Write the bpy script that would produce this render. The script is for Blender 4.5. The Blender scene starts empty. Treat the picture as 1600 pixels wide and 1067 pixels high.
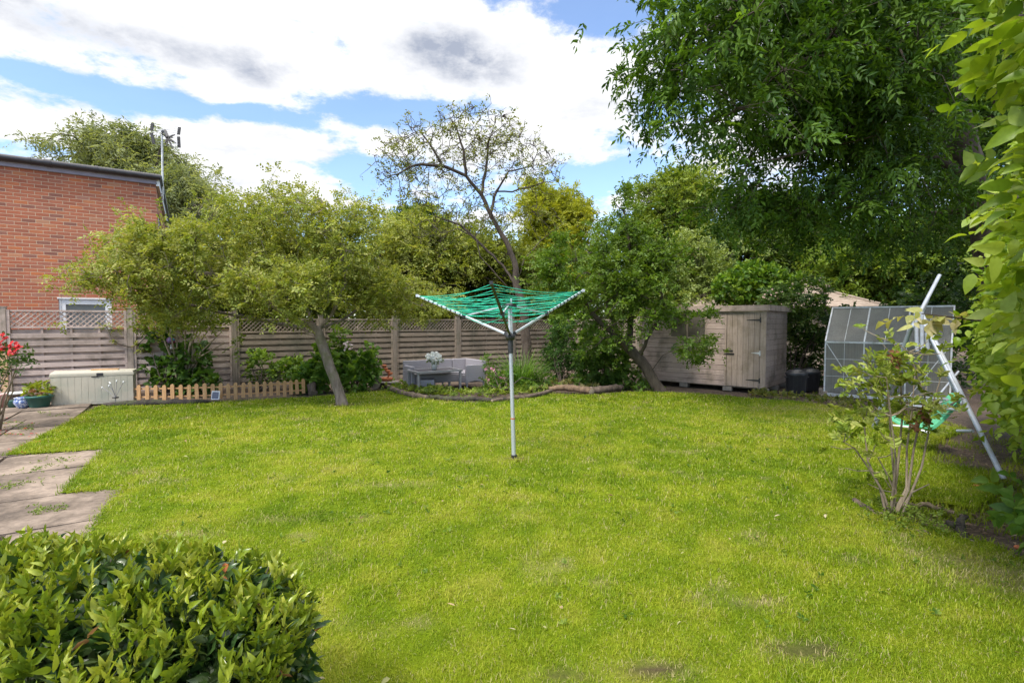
import bpy, bmesh, math, random, zlib
import numpy as np
from mathutils import Vector, Matrix
from mathutils.kdtree import KDTree

random.seed(7)
RNG = np.random.default_rng(11)
SC = bpy.context.scene
COL = SC.collection
R = math.radians

# ------------------------------------------------------------------ camera
F, CX, CY, H = 780.0, 800.0, 533.5, 1.55
PITCH = math.atan(30.5 / F)
cp, sp_ = math.cos(PITCH), math.sin(PITCH)
cam = bpy.data.cameras.new("camera")
camo = bpy.data.objects.new("camera", cam)
COL.objects.link(camo)
cam.sensor_width = 36
cam.lens = F / 1600 * 36
cam.clip_start = 0.05
cam.clip_end = 2000
camo.location = (0, 0, H)
camo.rotation_euler = (R(90) - PITCH, 0, 0)
SC.camera = camo

def ray(px, py):
    a, b = (px - CX) / F, (CY - py) / F
    return Vector((a, cp + b * sp_, -sp_ + b * cp))

def at(px, py, Y):          # measured point of the photograph at depth Y
    r = ray(px, py)
    k = Y / r.y
    return Vector((r.x * k, Y, H + r.z * k))

def G(px, py, z=0.0):       # measured point on the ground
    r = ray(px, py)
    k = (z - H) / r.z
    return Vector((r.x * k, r.y * k, z))

# ------------------------------------------------------------------ objects
def tag(o, label=None, cat=None, group=None, kind=None):
    if label: o["label"] = label
    if cat: o["category"] = cat
    if group: o["group"] = group
    if kind: o["kind"] = kind
    return o

def thing(name, label, cat, loc=(0, 0, 0), rz=0.0, group=None):
    o = bpy.data.objects.new(name, None)
    COL.objects.link(o)
    o.empty_display_size = .1
    o.location = loc
    o.rotation_euler = (0, 0, rz)
    return tag(o, label, cat, group)

def link(name, me, mat, parent=None):
    o = bpy.data.objects.new(name, me)
    COL.objects.link(o)
    if mat is not None: me.materials.append(mat)
    if parent is not None: o.parent = parent
    return o

def mesh_np(name, V, T, cols=None, smooth=False):
    V = np.asarray(V, dtype=np.float32); T = np.asarray(T, dtype=np.int32)
    k = T.shape[1]
    me = bpy.data.meshes.new(name)
    me.vertices.add(len(V)); me.vertices.foreach_set("co", V.ravel())
    me.loops.add(T.size); me.loops.foreach_set("vertex_index", T.ravel())
    me.polygons.add(len(T)); me.polygons.foreach_set("loop_start", np.arange(0, T.size, k, dtype=np.int32))
    if smooth: me.polygons.foreach_set("use_smooth", np.ones(len(T), dtype=bool))
    if cols is not None:
        a = me.color_attributes.new("Col", "FLOAT_COLOR", "POINT")
        c = np.ones((len(V), 4), dtype=np.float32); c[:, :3] = cols
        a.data.foreach_set("color", c.ravel())
    me.update(calc_edges=True)
    return me

class MB:
    def __init__(s): s.v = []; s.f = []; s.sm = []
    def add(s, v, f, smooth=False):
        n = len(s.v); s.v += [tuple(p) for p in v]
        s.f += [tuple(i + n for i in q) for q in f]; s.sm += [smooth] * len(f)
        return s
    def box(s, c, size, rot=None):
        c = Vector(c); h = Vector(size) / 2
        P = [Vector((x * h.x, y * h.y, z * h.z)) for x in (-1, 1) for y in (-1, 1) for z in (-1, 1)]
        if rot is not None: P = [rot @ p for p in P]
        return s.add([p + c for p in P], [(0, 1, 3, 2), (4, 6, 7, 5), (0, 4, 5, 1), (2, 3, 7, 6), (0, 2, 6, 4), (1, 5, 7, 3)])
    def box2(s, a, b):
        a = Vector(a); b = Vector(b)
        return s.box((a + b) / 2, [abs(q) for q in (b - a)])
    def bar(s, a, b, w, t, up=(0, 0, 1)):      # rectangular bar a->b
        a = Vector(a); b = Vector(b); d = b - a; L = d.length; x = d / L
        u = Vector(up)
        if abs(x.dot(u)) > .97: u = Vector((0, 1, 0))
        y = u.cross(x).normalized(); z = x.cross(y)
        return s.box((a + b) / 2, (L, w, t), Matrix((x, y, z)).transposed())
    def tube(s, pts, r, n=8, cap=True):
        pts = [Vector(p) for p in pts]; m = len(pts)
        if not hasattr(r, "__len__"): r = [r] * m
        V = []; F_ = []; u = None
        for i in range(m):
            d = (pts[min(i + 1, m - 1)] - pts[max(i - 1, 0)]).normalized()
            if u is None:
                u = d.orthogonal().normalized()
            else:
                u = (u - d * u.dot(d))
                u = u.normalized() if u.length > 1e-6 else d.orthogonal().normalized()
            w = d.cross(u)
            for k in range(n):
                a = 2 * math.pi * k / n
                V.append(pts[i] + (u * math.cos(a) + w * math.sin(a)) * r[i])
        for i in range(m - 1):
            for k in range(n):
                F_.append((i * n + k, i * n + (k + 1) % n, (i + 1) * n + (k + 1) % n, (i + 1) * n + k))
        s.add(V, F_, True)
        if cap:
            s.add(V[:n], [tuple(reversed(range(n)))]); s.add(V[-n:], [tuple(range(n))])
        return s
    def lathe(s, prof, n=24, c=(0, 0, 0)):
        V = []; F_ = []; c = Vector(c)
        for (r, z) in prof:
            for k in range(n):
                a = 2 * math.pi * k / n
                V.append(c + Vector((r * math.cos(a), r * math.sin(a), z)))
        for i in range(len(prof) - 1):
            for k in range(n):
                F_.append((i * n + k, i * n + (k + 1) % n, (i + 1) * n + (k + 1) % n, (i + 1) * n + k))
        return s.add(V, F_, True)
    def sphere(s, c, r, n=14, m=9):
        r = (r, r, r) if not hasattr(r, "__len__") else r
        c = Vector(c); V = []; F_ = []
        for i in range(m + 1):
            t = math.pi * i / m
            for k in range(n):
                a = 2 * math.pi * k / n
                V.append(c + Vector((r[0] * math.sin(t) * math.cos(a), r[1] * math.sin(t) * math.sin(a), r[2] * math.cos(t))))
        for i in range(m):
            for k in range(n):
                F_.append((i * n + k, (i + 1) * n + k, (i + 1) * n + (k + 1) % n, i * n + (k + 1) % n))
        return s.add(V, F_, True)
    def build(s, name, mat, parent=None, bevel=0.0):
        me = bpy.data.meshes.new(name)
        me.from_pydata(s.v, [], s.f)
        me.polygons.foreach_set("use_smooth", s.sm)
        me.update()
        o = link(name, me, mat, parent)
        if bevel:
            b = o.modifiers.new("bevel", "BEVEL"); b.width = bevel; b.segments = 2; b.limit_method = "ANGLE"
        return o

# ------------------------------------------------------------------ materials
def newmat(name):
    m = bpy.data.materials.new(name); m.use_nodes = True
    nt = m.node_tree; nt.nodes.clear()
    out = nt.nodes.new("ShaderNodeOutputMaterial")
    b = nt.nodes.new("ShaderNodeBsdfPrincipled")
    nt.links.new(b.outputs[0], out.inputs[0])
    return m, nt, b, out

def N(nt, kind, **kw):
    n = nt.nodes.new(kind)
    for k, v in kw.items():
        if k.startswith("i_"):
            n.inputs[int(k[2:]) if k[2:].isdigit() else k[2:]].default_value = v
        else: setattr(n, k, v)
    return n

def mixc(nt, fac, a, b, mode="MIX"):
    m = nt.nodes.new("ShaderNodeMix"); m.data_type = "RGBA"; m.blend_type = mode
    for idx, val in ((0, fac), (6, a), (7, b)):
        if hasattr(val, "is_output"): nt.links.new(val, m.inputs[idx])
        elif idx == 0: m.inputs[0].default_value = val
        else: m.inputs[idx].default_value = (*val, 1)
    return m.outputs[2]

def mth(nt, op, a, b=None, clamp=False):
    m = nt.nodes.new("ShaderNodeMath"); m.operation = op; m.use_clamp = clamp
    for i, v in enumerate((a, b)):
        if v is None: continue
        if hasattr(v, "is_output"): nt.links.new(v, m.inputs[i])
        else: m.inputs[i].default_value = v
    return m.outputs[0]

def ramp(nt, fac, stops):
    r = nt.nodes.new("ShaderNodeValToRGB"); nt.links.new(fac, r.inputs[0])
    e = r.color_ramp.elements
    while len(e) < len(stops): e.new(.5)
    for q, (p, c) in zip(e, stops):
        q.position = p; q.color = (*c, 1) if len(c) == 3 else c
    return r.outputs[0]

def noise(nt, scale=5, detail=5, rough=.6, vec=None, stretch=None, coord="Object"):
    n = nt.nodes.new("ShaderNodeTexNoise")
    n.inputs["Scale"].default_value = scale; n.inputs["Detail"].default_value = detail; n.inputs["Roughness"].default_value = rough
    if vec is None:
        vec = nt.nodes.new("ShaderNodeTexCoord").outputs[coord]
    if stretch:
        mp = nt.nodes.new("ShaderNodeMapping"); mp.inputs["Scale"].default_value = stretch
        nt.links.new(vec, mp.inputs[0]); vec = mp.outputs[0]
    nt.links.new(vec, n.inputs["Vector"])
    return n.outputs["Fac"]

def bumpn(nt, b, h, strength, dist=.01):
    q = nt.nodes.new("ShaderNodeBump"); q.inputs["Strength"].default_value = strength; q.inputs["Distance"].default_value = dist
    nt.links.new(h, q.inputs["Height"]); nt.links.new(q.outputs[0], b.inputs["Normal"])

def pm(name, c1, c2=None, scale=8, rough=.6, metal=0.0, bump=0.0, stretch=None, island=0.0, spec=.5, lo=.35, hi=.65, dirt=None, dirt_scale=3):
    m, nt, b, out = newmat(name)
    b.inputs["Roughness"].default_value = rough; b.inputs["Metallic"].default_value = metal
    b.inputs["Specular IOR Level"].default_value = spec
    if c2 is None: c2 = tuple(x * .82 for x in c1)
    nz = noise(nt, scale, 6, .62, stretch=stretch)
    c = ramp(nt, nz, [(lo, c1), (hi, c2)])
    if island:
        g = nt.nodes.new("ShaderNodeNewGeometry")
        v = mth(nt, "ADD", mth(nt, "MULTIPLY", g.outputs["Random Per Island"], island * 2), 1 - island)
        hs = nt.nodes.new("ShaderNodeHueSaturation"); nt.links.new(v, hs.inputs["Value"]); nt.links.new(c, hs.inputs["Color"])
        c = hs.outputs[0]
    if dirt:
        dn = noise(nt, dirt_scale, 7, .7)
        c = mixc(nt, ramp(nt, dn, [(.48, (0, 0, 0)), (.68, (1, 1, 1))]), c, dirt)
    nt.links.new(c, b.inputs["Base Color"])
    if bump: bumpn(nt, b, nz, bump)
    return m

def leafmat(name, trans=.4, rough=.5, spec=.35, warm=(1.25, 1.2, .5)):
    m, nt, b, out = newmat(name)
    a = N(nt, "ShaderNodeAttribute", attribute_name="Col")
    b.inputs["Roughness"].default_value = rough; b.inputs["Specular IOR Level"].default_value = spec
    blot = ramp(nt, noise(nt, 55, 3, .6), [(.3, (.80, .80, .74)), (.7, (1.18, 1.16, 1.25))])
    lc_ = mixc(nt, 1.0, a.outputs["Color"], blot, "MULTIPLY")
    nt.links.new(lc_, b.inputs["Base Color"])
    t = nt.nodes.new("ShaderNodeBsdfTranslucent")
    nt.links.new(mixc(nt, 1.0, a.outputs["Color"], warm, "MULTIPLY"), t.inputs["Color"])
    mx = nt.nodes.new("ShaderNodeMixShader"); mx.inputs[0].default_value = trans
    nt.links.new(b.outputs[0], mx.inputs[1]); nt.links.new(t.outputs[0], mx.inputs[2])
    nt.links.new(mx.outputs[0], out.inputs[0])
    return m

def barkmat(name, c1, c2, scale=9, moss=None):
    m, nt, b, out = newmat(name)
    nz = noise(nt, scale, 8, .7, stretch=(1, 1, .28))
    c = ramp(nt, nz, [(.34, c1), (.66, c2)])
    if moss: c = mixc(nt, ramp(nt, noise(nt, 3.5, 5, .7), [(.5, (0, 0, 0)), (.66, (.8, .8, .8))]), c, moss)
    nt.links.new(c, b.inputs["Base Color"]); b.inputs["Roughness"].default_value = .9
    bumpn(nt, b, nz, .8, .03)
    return m

M = {}
M["leaf"] = leafmat("leaf")
M["leaf_gloss"] = leafmat("leaf_gloss", .28, .3, .5)
M["leaf_hedge"] = leafmat("leaf_hedge", .45, .4, .35)
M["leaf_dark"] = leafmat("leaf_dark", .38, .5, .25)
M["grass"] = leafmat("grass_blade", .35, .55, .25, (1.1, 1.1, .6))
M["petal"] = leafmat("petal", .3, .6, .2, (1, 1, 1))
M["bark_apple"] = barkmat("bark_apple", (.10, .075, .06), (.27, .22, .19), 11, (.12, .12, .05))
M["bark_dark"] = barkmat("bark_dark", (.035, .025, .018), (.11, .085, .065), 9)
M["bark_red"] = barkmat("bark_red", (.07, .035, .025), (.19, .11, .085), 8)
M["bark_pale"] = barkmat("bark_pale", (.16, .12, .08), (.34, .28, .2), 14)
M["fence"] = pm("weathered_fence_wood", (.60, .475, .42), (.42, .325, .285), 7, .85, bump=.25, stretch=(.35, 4, 9), island=.16, dirt=(.25, .20, .165), dirt_scale=2.2)
M["fence_post"] = pm("weathered_post_wood", (.48, .385, .325), (.33, .26, .215), 7, .85, bump=.25, stretch=(6, 6, .4), island=.1, dirt=(.16, .14, .10), dirt_scale=2)
M["fence_old"] = pm("old_fence_wood", (.34, .275, .215), (.21, .165, .125), 7, .88, bump=.25, stretch=(.35, 4, 9), island=.18, dirt=(.11, .105, .075), dirt_scale=1.6)
M["post_old"] = pm("old_post_wood", (.27, .225, .18), (.17, .14, .11), 7, .88, bump=.25, stretch=(6, 6, .4), dirt=(.13, .125, .085), dirt_scale=2)
M["picket"] = pm("new_pine", (.60, .36, .17), (.46, .25, .105), 9, .7, bump=.12, stretch=(5, 5, .5), island=.16)
M["pine_light"] = pm("pale_timber", (.62, .42, .26), (.5, .31, .17), 8, .7, stretch=(5, 5, .5))
M["shed"] = pm("weathered_shiplap", (.49, .38, .325), (.34, .26, .22), 6, .85, bump=.3, stretch=(.4, 4, 8), island=.13, dirt=(.20, .16, .125), dirt_scale=2.3)
M["shed_v"] = pm("weathered_door_board", (.47, .365, .295), (.34, .265, .21), 6, .85, bump=.25, stretch=(8, 8, .4), island=.1, dirt=(.24, .19, .13), dirt_scale=2.4)
M["rattan"] = pm("grey_rattan", (.34, .32, .35), (.25, .235, .255), 90, .65, bump=.4, lo=.3, hi=.7)
M["metal_grey"] = pm("grey_metal", (.30, .29, .30), (.24, .23, .24), 20, .45)
M["glass_dark"] = pm("smoked_glass", (.035, .025, .022), (.05, .035, .03), 3, .08)
M["alu"] = pm("aluminium_tube", (.62, .65, .70), (.52, .55, .6), 14, .38, .55, lo=.3, hi=.75)
M["alu_white"] = pm("dull_white_aluminium", (.78, .79, .80), (.66, .67, .66), 12, .5, .15, dirt=(.38, .37, .32), dirt_scale=5)
M["swing"] = pm("pale_blue_grey_paint", (.42, .455, .53), (.34, .375, .45), 10, .4, dirt=(.33, .33, .33), dirt_scale=9)
M["plastic_black"] = pm("black_plastic", (.022, .022, .025), (.03, .03, .033), 12, .42)
M["iron"] = pm("black_iron", (.02, .018, .018), (.035, .03, .028), 20, .55)
M["olive_arm"] = pm("olive_drab_paint", (.055, .06, .035), (.04, .045, .03), 20, .5)
M["line"] = pm("green_plastic_cord", (.015, .58, .36), (.012, .45, .29), 20, .4)
M["terracotta"] = pm("terracotta", (.52, .17, .07), (.40, .12, .05), 12, .8, bump=.1)
M["white_pvc"] = pm("white_pvc", (.80, .80, .80), (.74, .74, .74), 6, .35)
M["window_glass"] = pm("dark_window_glass", (.10, .115, .125), (.16, .175, .18), 1.5, .06)
M["shed_glass"] = pm("dusty_shed_glass", (.17, .15, .12), (.10, .09, .07), 4, .15)
M["gutter"] = pm("black_gutter", (.03, .028, .033), (.045, .042, .048), 10, .35)
M["fascia"] = pm("grey_fascia", (.30, .27, .33), (.25, .22, .27), 5, .5)
M["storage"] = pm("sage_plastic", (.50, .455, .365), (.45, .41, .325), 3, .55, dirt=(.36, .36, .29), dirt_scale=2)
M["green_pot"] = pm("green_plastic", (.03, .13, .10), (.025, .10, .08), 6, .4)
M["pink_pot"] = pm("pink_pot", (.60, .33, .30), (.5, .27, .24), 6, .6)
M["white_pot"] = pm("white_ceramic", (.82, .82, .82), (.78, .78, .78), 6, .4)
M["green_seat"] = pm("green_swing_plastic", (.13, .52, .29), (.11, .44, .24), 6, .4)
M["stone"] = pm("grey_stone", (.33, .29, .25), (.17, .15, .125), 9, .9, bump=.5)
M["log"] = barkmat("log_bark", (.045, .032, .025), (.20, .145, .11), 10, (.10, .085, .04))
M["log_dark"] = barkmat("log_dark", (.014, .012, .010), (.065, .05, .042), 10, (.07, .08, .03))
M["log_brown"] = barkmat("log_brown", (.07, .045, .028), (.27, .18, .11), 12)
M["cut_wood"] = pm("cut_log_end", (.36, .29, .22), (.24, .19, .14), 14, .85)
M["solar"] = pm("solar_cell", (.13, .13, .17), (.10, .10, .14), 30, .2)

def brickmat():
    m, nt, b, out = newmat("red_brick")
    tc = nt.nodes.new("ShaderNodeTexCoord"); s = nt.nodes.new("ShaderNodeSeparateXYZ"); nt.links.new(tc.outputs["Object"], s.inputs[0])
    u = mth(nt, "ADD", s.outputs[0], s.outputs[1]); v = s.outputs[2]
    vr = mth(nt, "DIVIDE", v, .075); row = mth(nt, "FLOOR", vr)
    uu = mth(nt, "ADD", mth(nt, "DIVIDE", u, .225), mth(nt, "MULTIPLY", mth(nt, "MODULO", mth(nt, "ABSOLUTE", row), 2.0), .5))
    c = mth(nt, "FLOOR", uu)
    fu, fv = mth(nt, "SUBTRACT", uu, c), mth(nt, "SUBTRACT", vr, row)
    du = mth(nt, "MINIMUM", fu, mth(nt, "SUBTRACT", 1.0, fu)); dv = mth(nt, "MINIMUM", fv, mth(nt, "SUBTRACT", 1.0, fv))
    wob = mth(nt, "MULTIPLY", mth(nt, "SUBTRACT", noise(nt, 40, 3), .5), .03)
    dmin = mth(nt, "ADD", mth(nt, "MINIMUM", mth(nt, "MULTIPLY", du, .225), mth(nt, "MULTIPLY", dv, .075)), mth(nt, "MULTIPLY", wob, .12))
    mort = nt.nodes.new("ShaderNodeMapRange"); nt.links.new(dmin, mort.inputs[0])
    mort.inputs[1].default_value = .0042; mort.inputs[2].default_value = .0068; mort.inputs[3].default_value = 1; mort.inputs[4].default_value = 0
    cv = nt.nodes.new("ShaderNodeCombineXYZ"); nt.links.new(c, cv.inputs[0]); nt.links.new(row, cv.inputs[1])
    wn = nt.nodes.new("ShaderNodeTexWhiteNoise"); wn.noise_dimensions = "2D"; nt.links.new(cv.outputs[0], wn.inputs["Vector"])
    bc = ramp(nt, wn.outputs["Value"], [(0, (.17, .065, .05)), (.06, (.21, .08, .065)), (.08, (.44, .22, .16)), (.12, (.32, .085, .045)), (.35, (.45, .115, .05)), (.6, (.50, .145, .065)), (.8, (.38, .125, .08)), (.93, (.62, .17, .04)), (1, (.52, .27, .15))])
    bc = mixc(nt, .35, bc, ramp(nt, noise(nt, 9, 7, .7), [(.3, (.25, .10, .065)), (.7, (.50, .19, .11))]))
    bc = mixc(nt, ramp(nt, noise(nt, 1.1, 6, .7), [(.4, (0, 0, 0)), (.7, (.45, .45, .45))]), bc, (.24, .12, .085))
    bc = mixc(nt, mort.outputs[0], bc, (.50, .35, .24))
    nt.links.new(bc, b.inputs["Base Color"]); b.inputs["Roughness"].default_value = .9
    bumpn(nt, b, mth(nt, "SUBTRACT", 1.0, mort.outputs[0]), .5, .008)
    return m
M["brick"] = brickmat()

def polycarb():
    m, nt, b, out = newmat("dusty_polycarbonate")
    nz = noise(nt, 2.5, 6, .7); fine = noise(nt, 60, 2, .5, stretch=(1, 1, .02))
    c = ramp(nt, nz, [(.3, (.36, .345, .30)), (.7, (.22, .21, .18))])
    nt.links.new(mixc(nt, .25, c, ramp(nt, fine, [(.4, (.2, .2, .18)), (.6, (.4, .4, .38))])), b.inputs["Base Color"])
    b.inputs["Roughness"].default_value = .28
    tr = nt.nodes.new("ShaderNodeBsdfTransparent"); tr.inputs[0].default_value = (.8, .8, .76, 1)
    mx = nt.nodes.new("ShaderNodeMixShader"); mx.inputs[0].default_value = .40
    nt.links.new(b.outputs[0], mx.inputs[1]); nt.links.new(tr.outputs[0], mx.inputs[2]); nt.links.new(mx.outputs[0], out.inputs[0])
    return m
M["polycarb"] = polycarb()

def slabmat():
    m, nt, b, out = newmat("worn_concrete_slab")
    g = nt.nodes.new("ShaderNodeNewGeometry")
    n1 = noise(nt, 1.3, 8, .68); n2 = noise(nt, 14, 8, .75)
    c = ramp(nt, n1, [(.40, (.06, .043, .031)), (.5, (.15, .112, .083)), (.60, (.36, .28, .22))])
    c = mixc(nt, .45, c, ramp(nt, n2, [(.36, (.07, .054, .042)), (.64, (.27, .21, .165))]))
    v = mth(nt, "ADD", mth(nt, "MULTIPLY", g.outputs["Random Per Island"], .5), .75)
    hs = nt.nodes.new("ShaderNodeHueSaturation"); nt.links.new(v, hs.inputs["Value"]); nt.links.new(c, hs.inputs["Color"])
    nt.links.new(hs.outputs[0], b.inputs["Base Color"]); b.inputs["Roughness"].default_value = .9
    bumpn(nt, b, n2, .45, .01)
    return m
M["slab"] = slabmat()

def soilmat():
    m, nt, b, out = newmat("mulch_soil")
    n1 = noise(nt, 1.2, 6, .6, coord="Object"); n2 = noise(nt, 22, 9, .8)
    c = ramp(nt, n2, [(.33, (.035, .022, .015)), (.5, (.10, .068, .05)), (.62, (.19, .13, .10)), (.72, (.34, .25, .19))])
    c = mixc(nt, ramp(nt, n1, [(.4, (0, 0, 0)), (.7, (.6, .6, .6))]), c, (.075, .06, .035))
    nt.links.new(c, b.inputs["Base Color"]); b.inputs["Roughness"].default_value = .95
    bumpn(nt, b, n2, .9, .03)
    return m
M["soil"] = soilmat()

def lawnmat():
    m, nt, b, out = newmat("lawn_turf")
    a = N(nt, "ShaderNodeAttribute", attribute_name="Col")
    n2 = noise(nt, 45, 8, .8)
    c = mixc(nt, .75, a.outputs["Color"], ramp(nt, n2, [(.3, (.35, .4, .3)), (.5, (.8, .85, .8)), (.7, (1.25, 1.2, 1.3))]), "MULTIPLY")
    nt.links.new(c, b.inputs["Base Color"]); b.inputs["Roughness"].default_value = .9; b.inputs["Specular IOR Level"].default_value = .1
    bumpn(nt, b, n2, .8, .02)
    return m
M["lawn"] = lawnmat()

def shinglemat():
    m, nt, b, out = newmat("roof_shingle")
    tc = nt.nodes.new("ShaderNodeTexCoord"); s = nt.nodes.new("ShaderNodeSeparateXYZ"); nt.links.new(tc.outputs["Object"], s.inputs[0])
    row = mth(nt, "FRACT", mth(nt, "DIVIDE", s.outputs[2], .085))
    c = ramp(nt, noise(nt, 6, 7, .7, stretch=(1, 1, 6)), [(.3, (.20, .15, .11)), (.55, (.34, .27, .22)), (.75, (.46, .39, .33))])
    c = mixc(nt, ramp(nt, row, [(.0, (.75, .75, .75)), (.14, (0, 0, 0))]), c, (.07, .05, .04))
    nt.links.new(c, b.inputs["Base Color"]); b.inputs["Roughness"].default_value = .9
    bumpn(nt, b, row, .4, .02)
    return m
M["shingle"] = shinglemat()

def vasemat():
    m, nt, b, out = newmat("blue_white_glaze")
    n1 = noise(nt, 26, 5, .7)
    nt.links.new(ramp(nt, n1, [(.46, (.70, .73, .78)), (.52, (.10, .16, .38))]), b.inputs["Base Color"]); b.inputs["Roughness"].default_value = .2
    return m
M["vase"] = vasemat()

def orbmat():
    m, nt, b, out = newmat("painted_glass_ball")
    v = nt.nodes.new("ShaderNodeTexVoronoi"); v.inputs["Scale"].default_value = 9
    tc = nt.nodes.new("ShaderNodeTexCoord"); nt.links.new(tc.outputs["Object"], v.inputs["Vector"])
    s = nt.nodes.new("ShaderNodeSeparateColor"); nt.links.new(v.outputs["Color"], s.inputs[0])
    c = ramp(nt, s.outputs[0], [(0, (.02, .22, .25)), (.35, (.18, .05, .2)), (.6, (.35, .08, .06)), (.85, (.05, .08, .25)), (1, (.4, .25, .1))])
    nt.links.new(c, b.inputs["Base Color"]); b.inputs["Roughness"].default_value = .12
    return m
M["orb"] = orbmat()

# ------------------------------------------------------------------ vegetation tools
def unit(a): return a / np.maximum(np.linalg.norm(a, axis=-1, keepdims=True), 1e-9)
def rnd(n): return unit(RNG.normal(size=(n, 3)))

LEAF = {   # vertices (along, across, up), triangles
 "diamond": (np.array([(0, 0, 0), (.45, .5, .12), (1, 0, -.06), (.45, -.5, .12)]), np.array([(0, 2, 1), (0, 3, 2)])),
 "oval": (np.array([(0, 0, 0), (.25, .42, .10), (.65, .40, .08), (1, 0, -.10), (.65, -.40, .08), (.25, -.42, .10)]),
          np.array([(0, 3, 2), (0, 2, 1), (0, 5, 4), (0, 4, 3)])),
 "broad": (np.array([(0, 0, 0), (.33, 0, .02), (.68, 0, -.02), (1.02, 0, -.14), (.12, .34, .05), (.36, .5, .10), (.70, .33, .02),
                     (.12, -.34, .05), (.36, -.5, .10), (.70, -.33, .02)]),
          np.array([(0, 1, 4), (4, 1, 5), (1, 2, 5), (5, 2, 6), (6, 2, 3), (0, 7, 1), (7, 8, 1), (1, 8, 2), (8, 9, 2), (9, 3, 2)])),
}

def leaves_arr(pos, axis, nrm, L, W, cols, shape="diamond"):
    T, tri = LEAF[shape]; n = len(pos)
    axis = unit(axis); side = unit(np.cross(nrm, axis)); up = np.cross(axis, side)
    L = np.broadcast_to(np.asarray(L, float), (n,))[:, None, None]; W = np.broadcast_to(np.asarray(W, float), (n,))[:, None, None]
    curl = RNG.uniform(.2, 2.0, (n, 1, 1))
    V = pos[:, None, :] + axis[:, None, :] * (T[None, :, 0:1] * L) + side[:, None, :] * (T[None, :, 1:2] * W) + up[:, None, :] * (T[None, :, 2:3] * L * curl)
    k = len(T)
    F_ = (tri[None] + (np.arange(n) * k)[:, None, None]).reshape(-1, 3)
    return V.reshape(-1, 3), F_, np.repeat(cols, k, axis=0)

def leaf_mesh(name, packs, mat, parent, kind=None):
    Vs, Fs, Cs = [], [], []; o = 0
    for (V, F_, C) in packs:
        Vs.append(V); Fs.append(F_ + o); Cs.append(C); o += len(V)
    me = mesh_np(name, np.concatenate(Vs), np.concatenate(Fs), np.concatenate(Cs))
    ob = link(name, me, mat, parent)
    return tag(ob, kind=kind)

def palette(c, n, t=None):
    c = np.asarray(c, float)
    if t is None: t = RNG.random(n)
    t = np.clip(t, 0, .9999) * (len(c) - 1); i = t.astype(int); f = (t - i)[:, None]
    return (c[i] * (1 - f) + c[i + 1] * f) * RNG.uniform(.85, 1.15, (n, 1))

def sprays(P, D, n_per, Ltw, m, L, W, pal, shape="diamond", planar=False, droop=.2, up=.3, spread=.9, upn=.8, patch=None, splay=(.6, 1.1)):
    """n_per twigs at each point P (growing along D), m leaves on each twig"""
    P = np.repeat(P, n_per, 0); D = np.repeat(D, n_per, 0); n = len(P)
    d = unit(D * .5 + rnd(n) * spread + np.array([0, 0, up - droop]))
    ln = Ltw * RNG.uniform(.6, 1.35, n)
    tn = unit(np.array([0, 0, upn]) + rnd(n) * .7)
    tn = unit(tn - d * (tn * d).sum(1, keepdims=True))
    sd = np.cross(tn, d)
    tcol = RNG.random(n)
    if patch is not None: tcol = np.clip(.5 * tcol + .5 * patch(P), 0, 1)
    packs = []
    for k in range(m):
        t = .15 + .85 * (k // 2 * 2 + 1 if planar else k + .5) / m
        s = 1 if k % 2 else -1
        last = planar and k == m - 1
        dd = d * 1.0; dd[:, 2] -= droop * t
        pos = P + d * (ln * t)[:, None] - np.array([0, 0, 1]) * (droop * ln * t * t * .6)[:, None]
        if last: ax = unit(dd)
        else: ax = unit(dd * .6 + sd * s * RNG.uniform(*splay, (n, 1)) + rnd(n) * .28)
        nn = tn + rnd(n) * (.25 if planar else .55)
        nn = unit(nn - ax * (nn * ax).sum(1, keepdims=True))
        sz = RNG.uniform(.5, 1.25, n)
        packs.append(leaves_arr(pos, ax, nn, L * sz, W * sz, palette(pal, n, np.clip(tcol + RNG.normal(0, .13, n), 0, 1)), shape))
    return packs

def vnoise(P, scale, seed=0):
    """cheap smooth value noise of points, about 0..1"""
    Q = np.asarray(P, float) * scale + seed * 17.31
    i = np.floor(Q).astype(np.int64); f = Q - i; f = f * f * (3 - 2 * f)
    def h(a):
        x = (a[..., 0] * 374761393 + a[..., 1] * 668265263 + (a[..., 2] if a.shape[-1] > 2 else 0) * 2147483647 + seed * 974711) & 0xffffffff
        x = ((x ^ (x >> 13)) * 1274126177) & 0xffffffff
        return ((x ^ (x >> 16)) & 0xffff) / 65535.0
    dim = Q.shape[-1]; r = 0
    for c in range(2 ** dim):
        off = np.array([(c >> k) & 1 for k in range(dim)])
        w = np.prod(np.where(off == 1, f, 1 - f), axis=-1)
        r = r + w * h(i + off)
    return r
def fbm(P, scale, seed=0, o=3):
    return sum(vnoise(P, scale * 2 ** k, seed + k) * .5 ** k for k in range(o)) / sum(.5 ** k for k in range(o))

def in_ells(ells, n, shell=.0, gap=None):
    """n points inside a union of ellipsoids (cx,cy,cz,rx,ry,rz[,weight]); shell>0 pushes them outward"""
    w = np.array([(e[6] if len(e) > 6 else e[3] * e[4] * e[5]) for e in ells], float); w /= w.sum()
    out = []
    tot = 0
    while tot < n:
        k = n * 2
        idx = RNG.choice(len(ells), k, p=w); E = np.array([e[:6] for e in ells])[idx]
        r = RNG.random(k) ** (1 / 3.0)
        if shell: r = 1 - (1 - r) * (1 - shell)
        p = E[:, :3] + rnd(k) * r[:, None] * E[:, 3:6]
        if gap: p = p[vnoise(p, gap[0], gap[2]) > gap[1]]
        out.append(p); tot += len(p)
    return np.concatenate(out)[:n]

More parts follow.
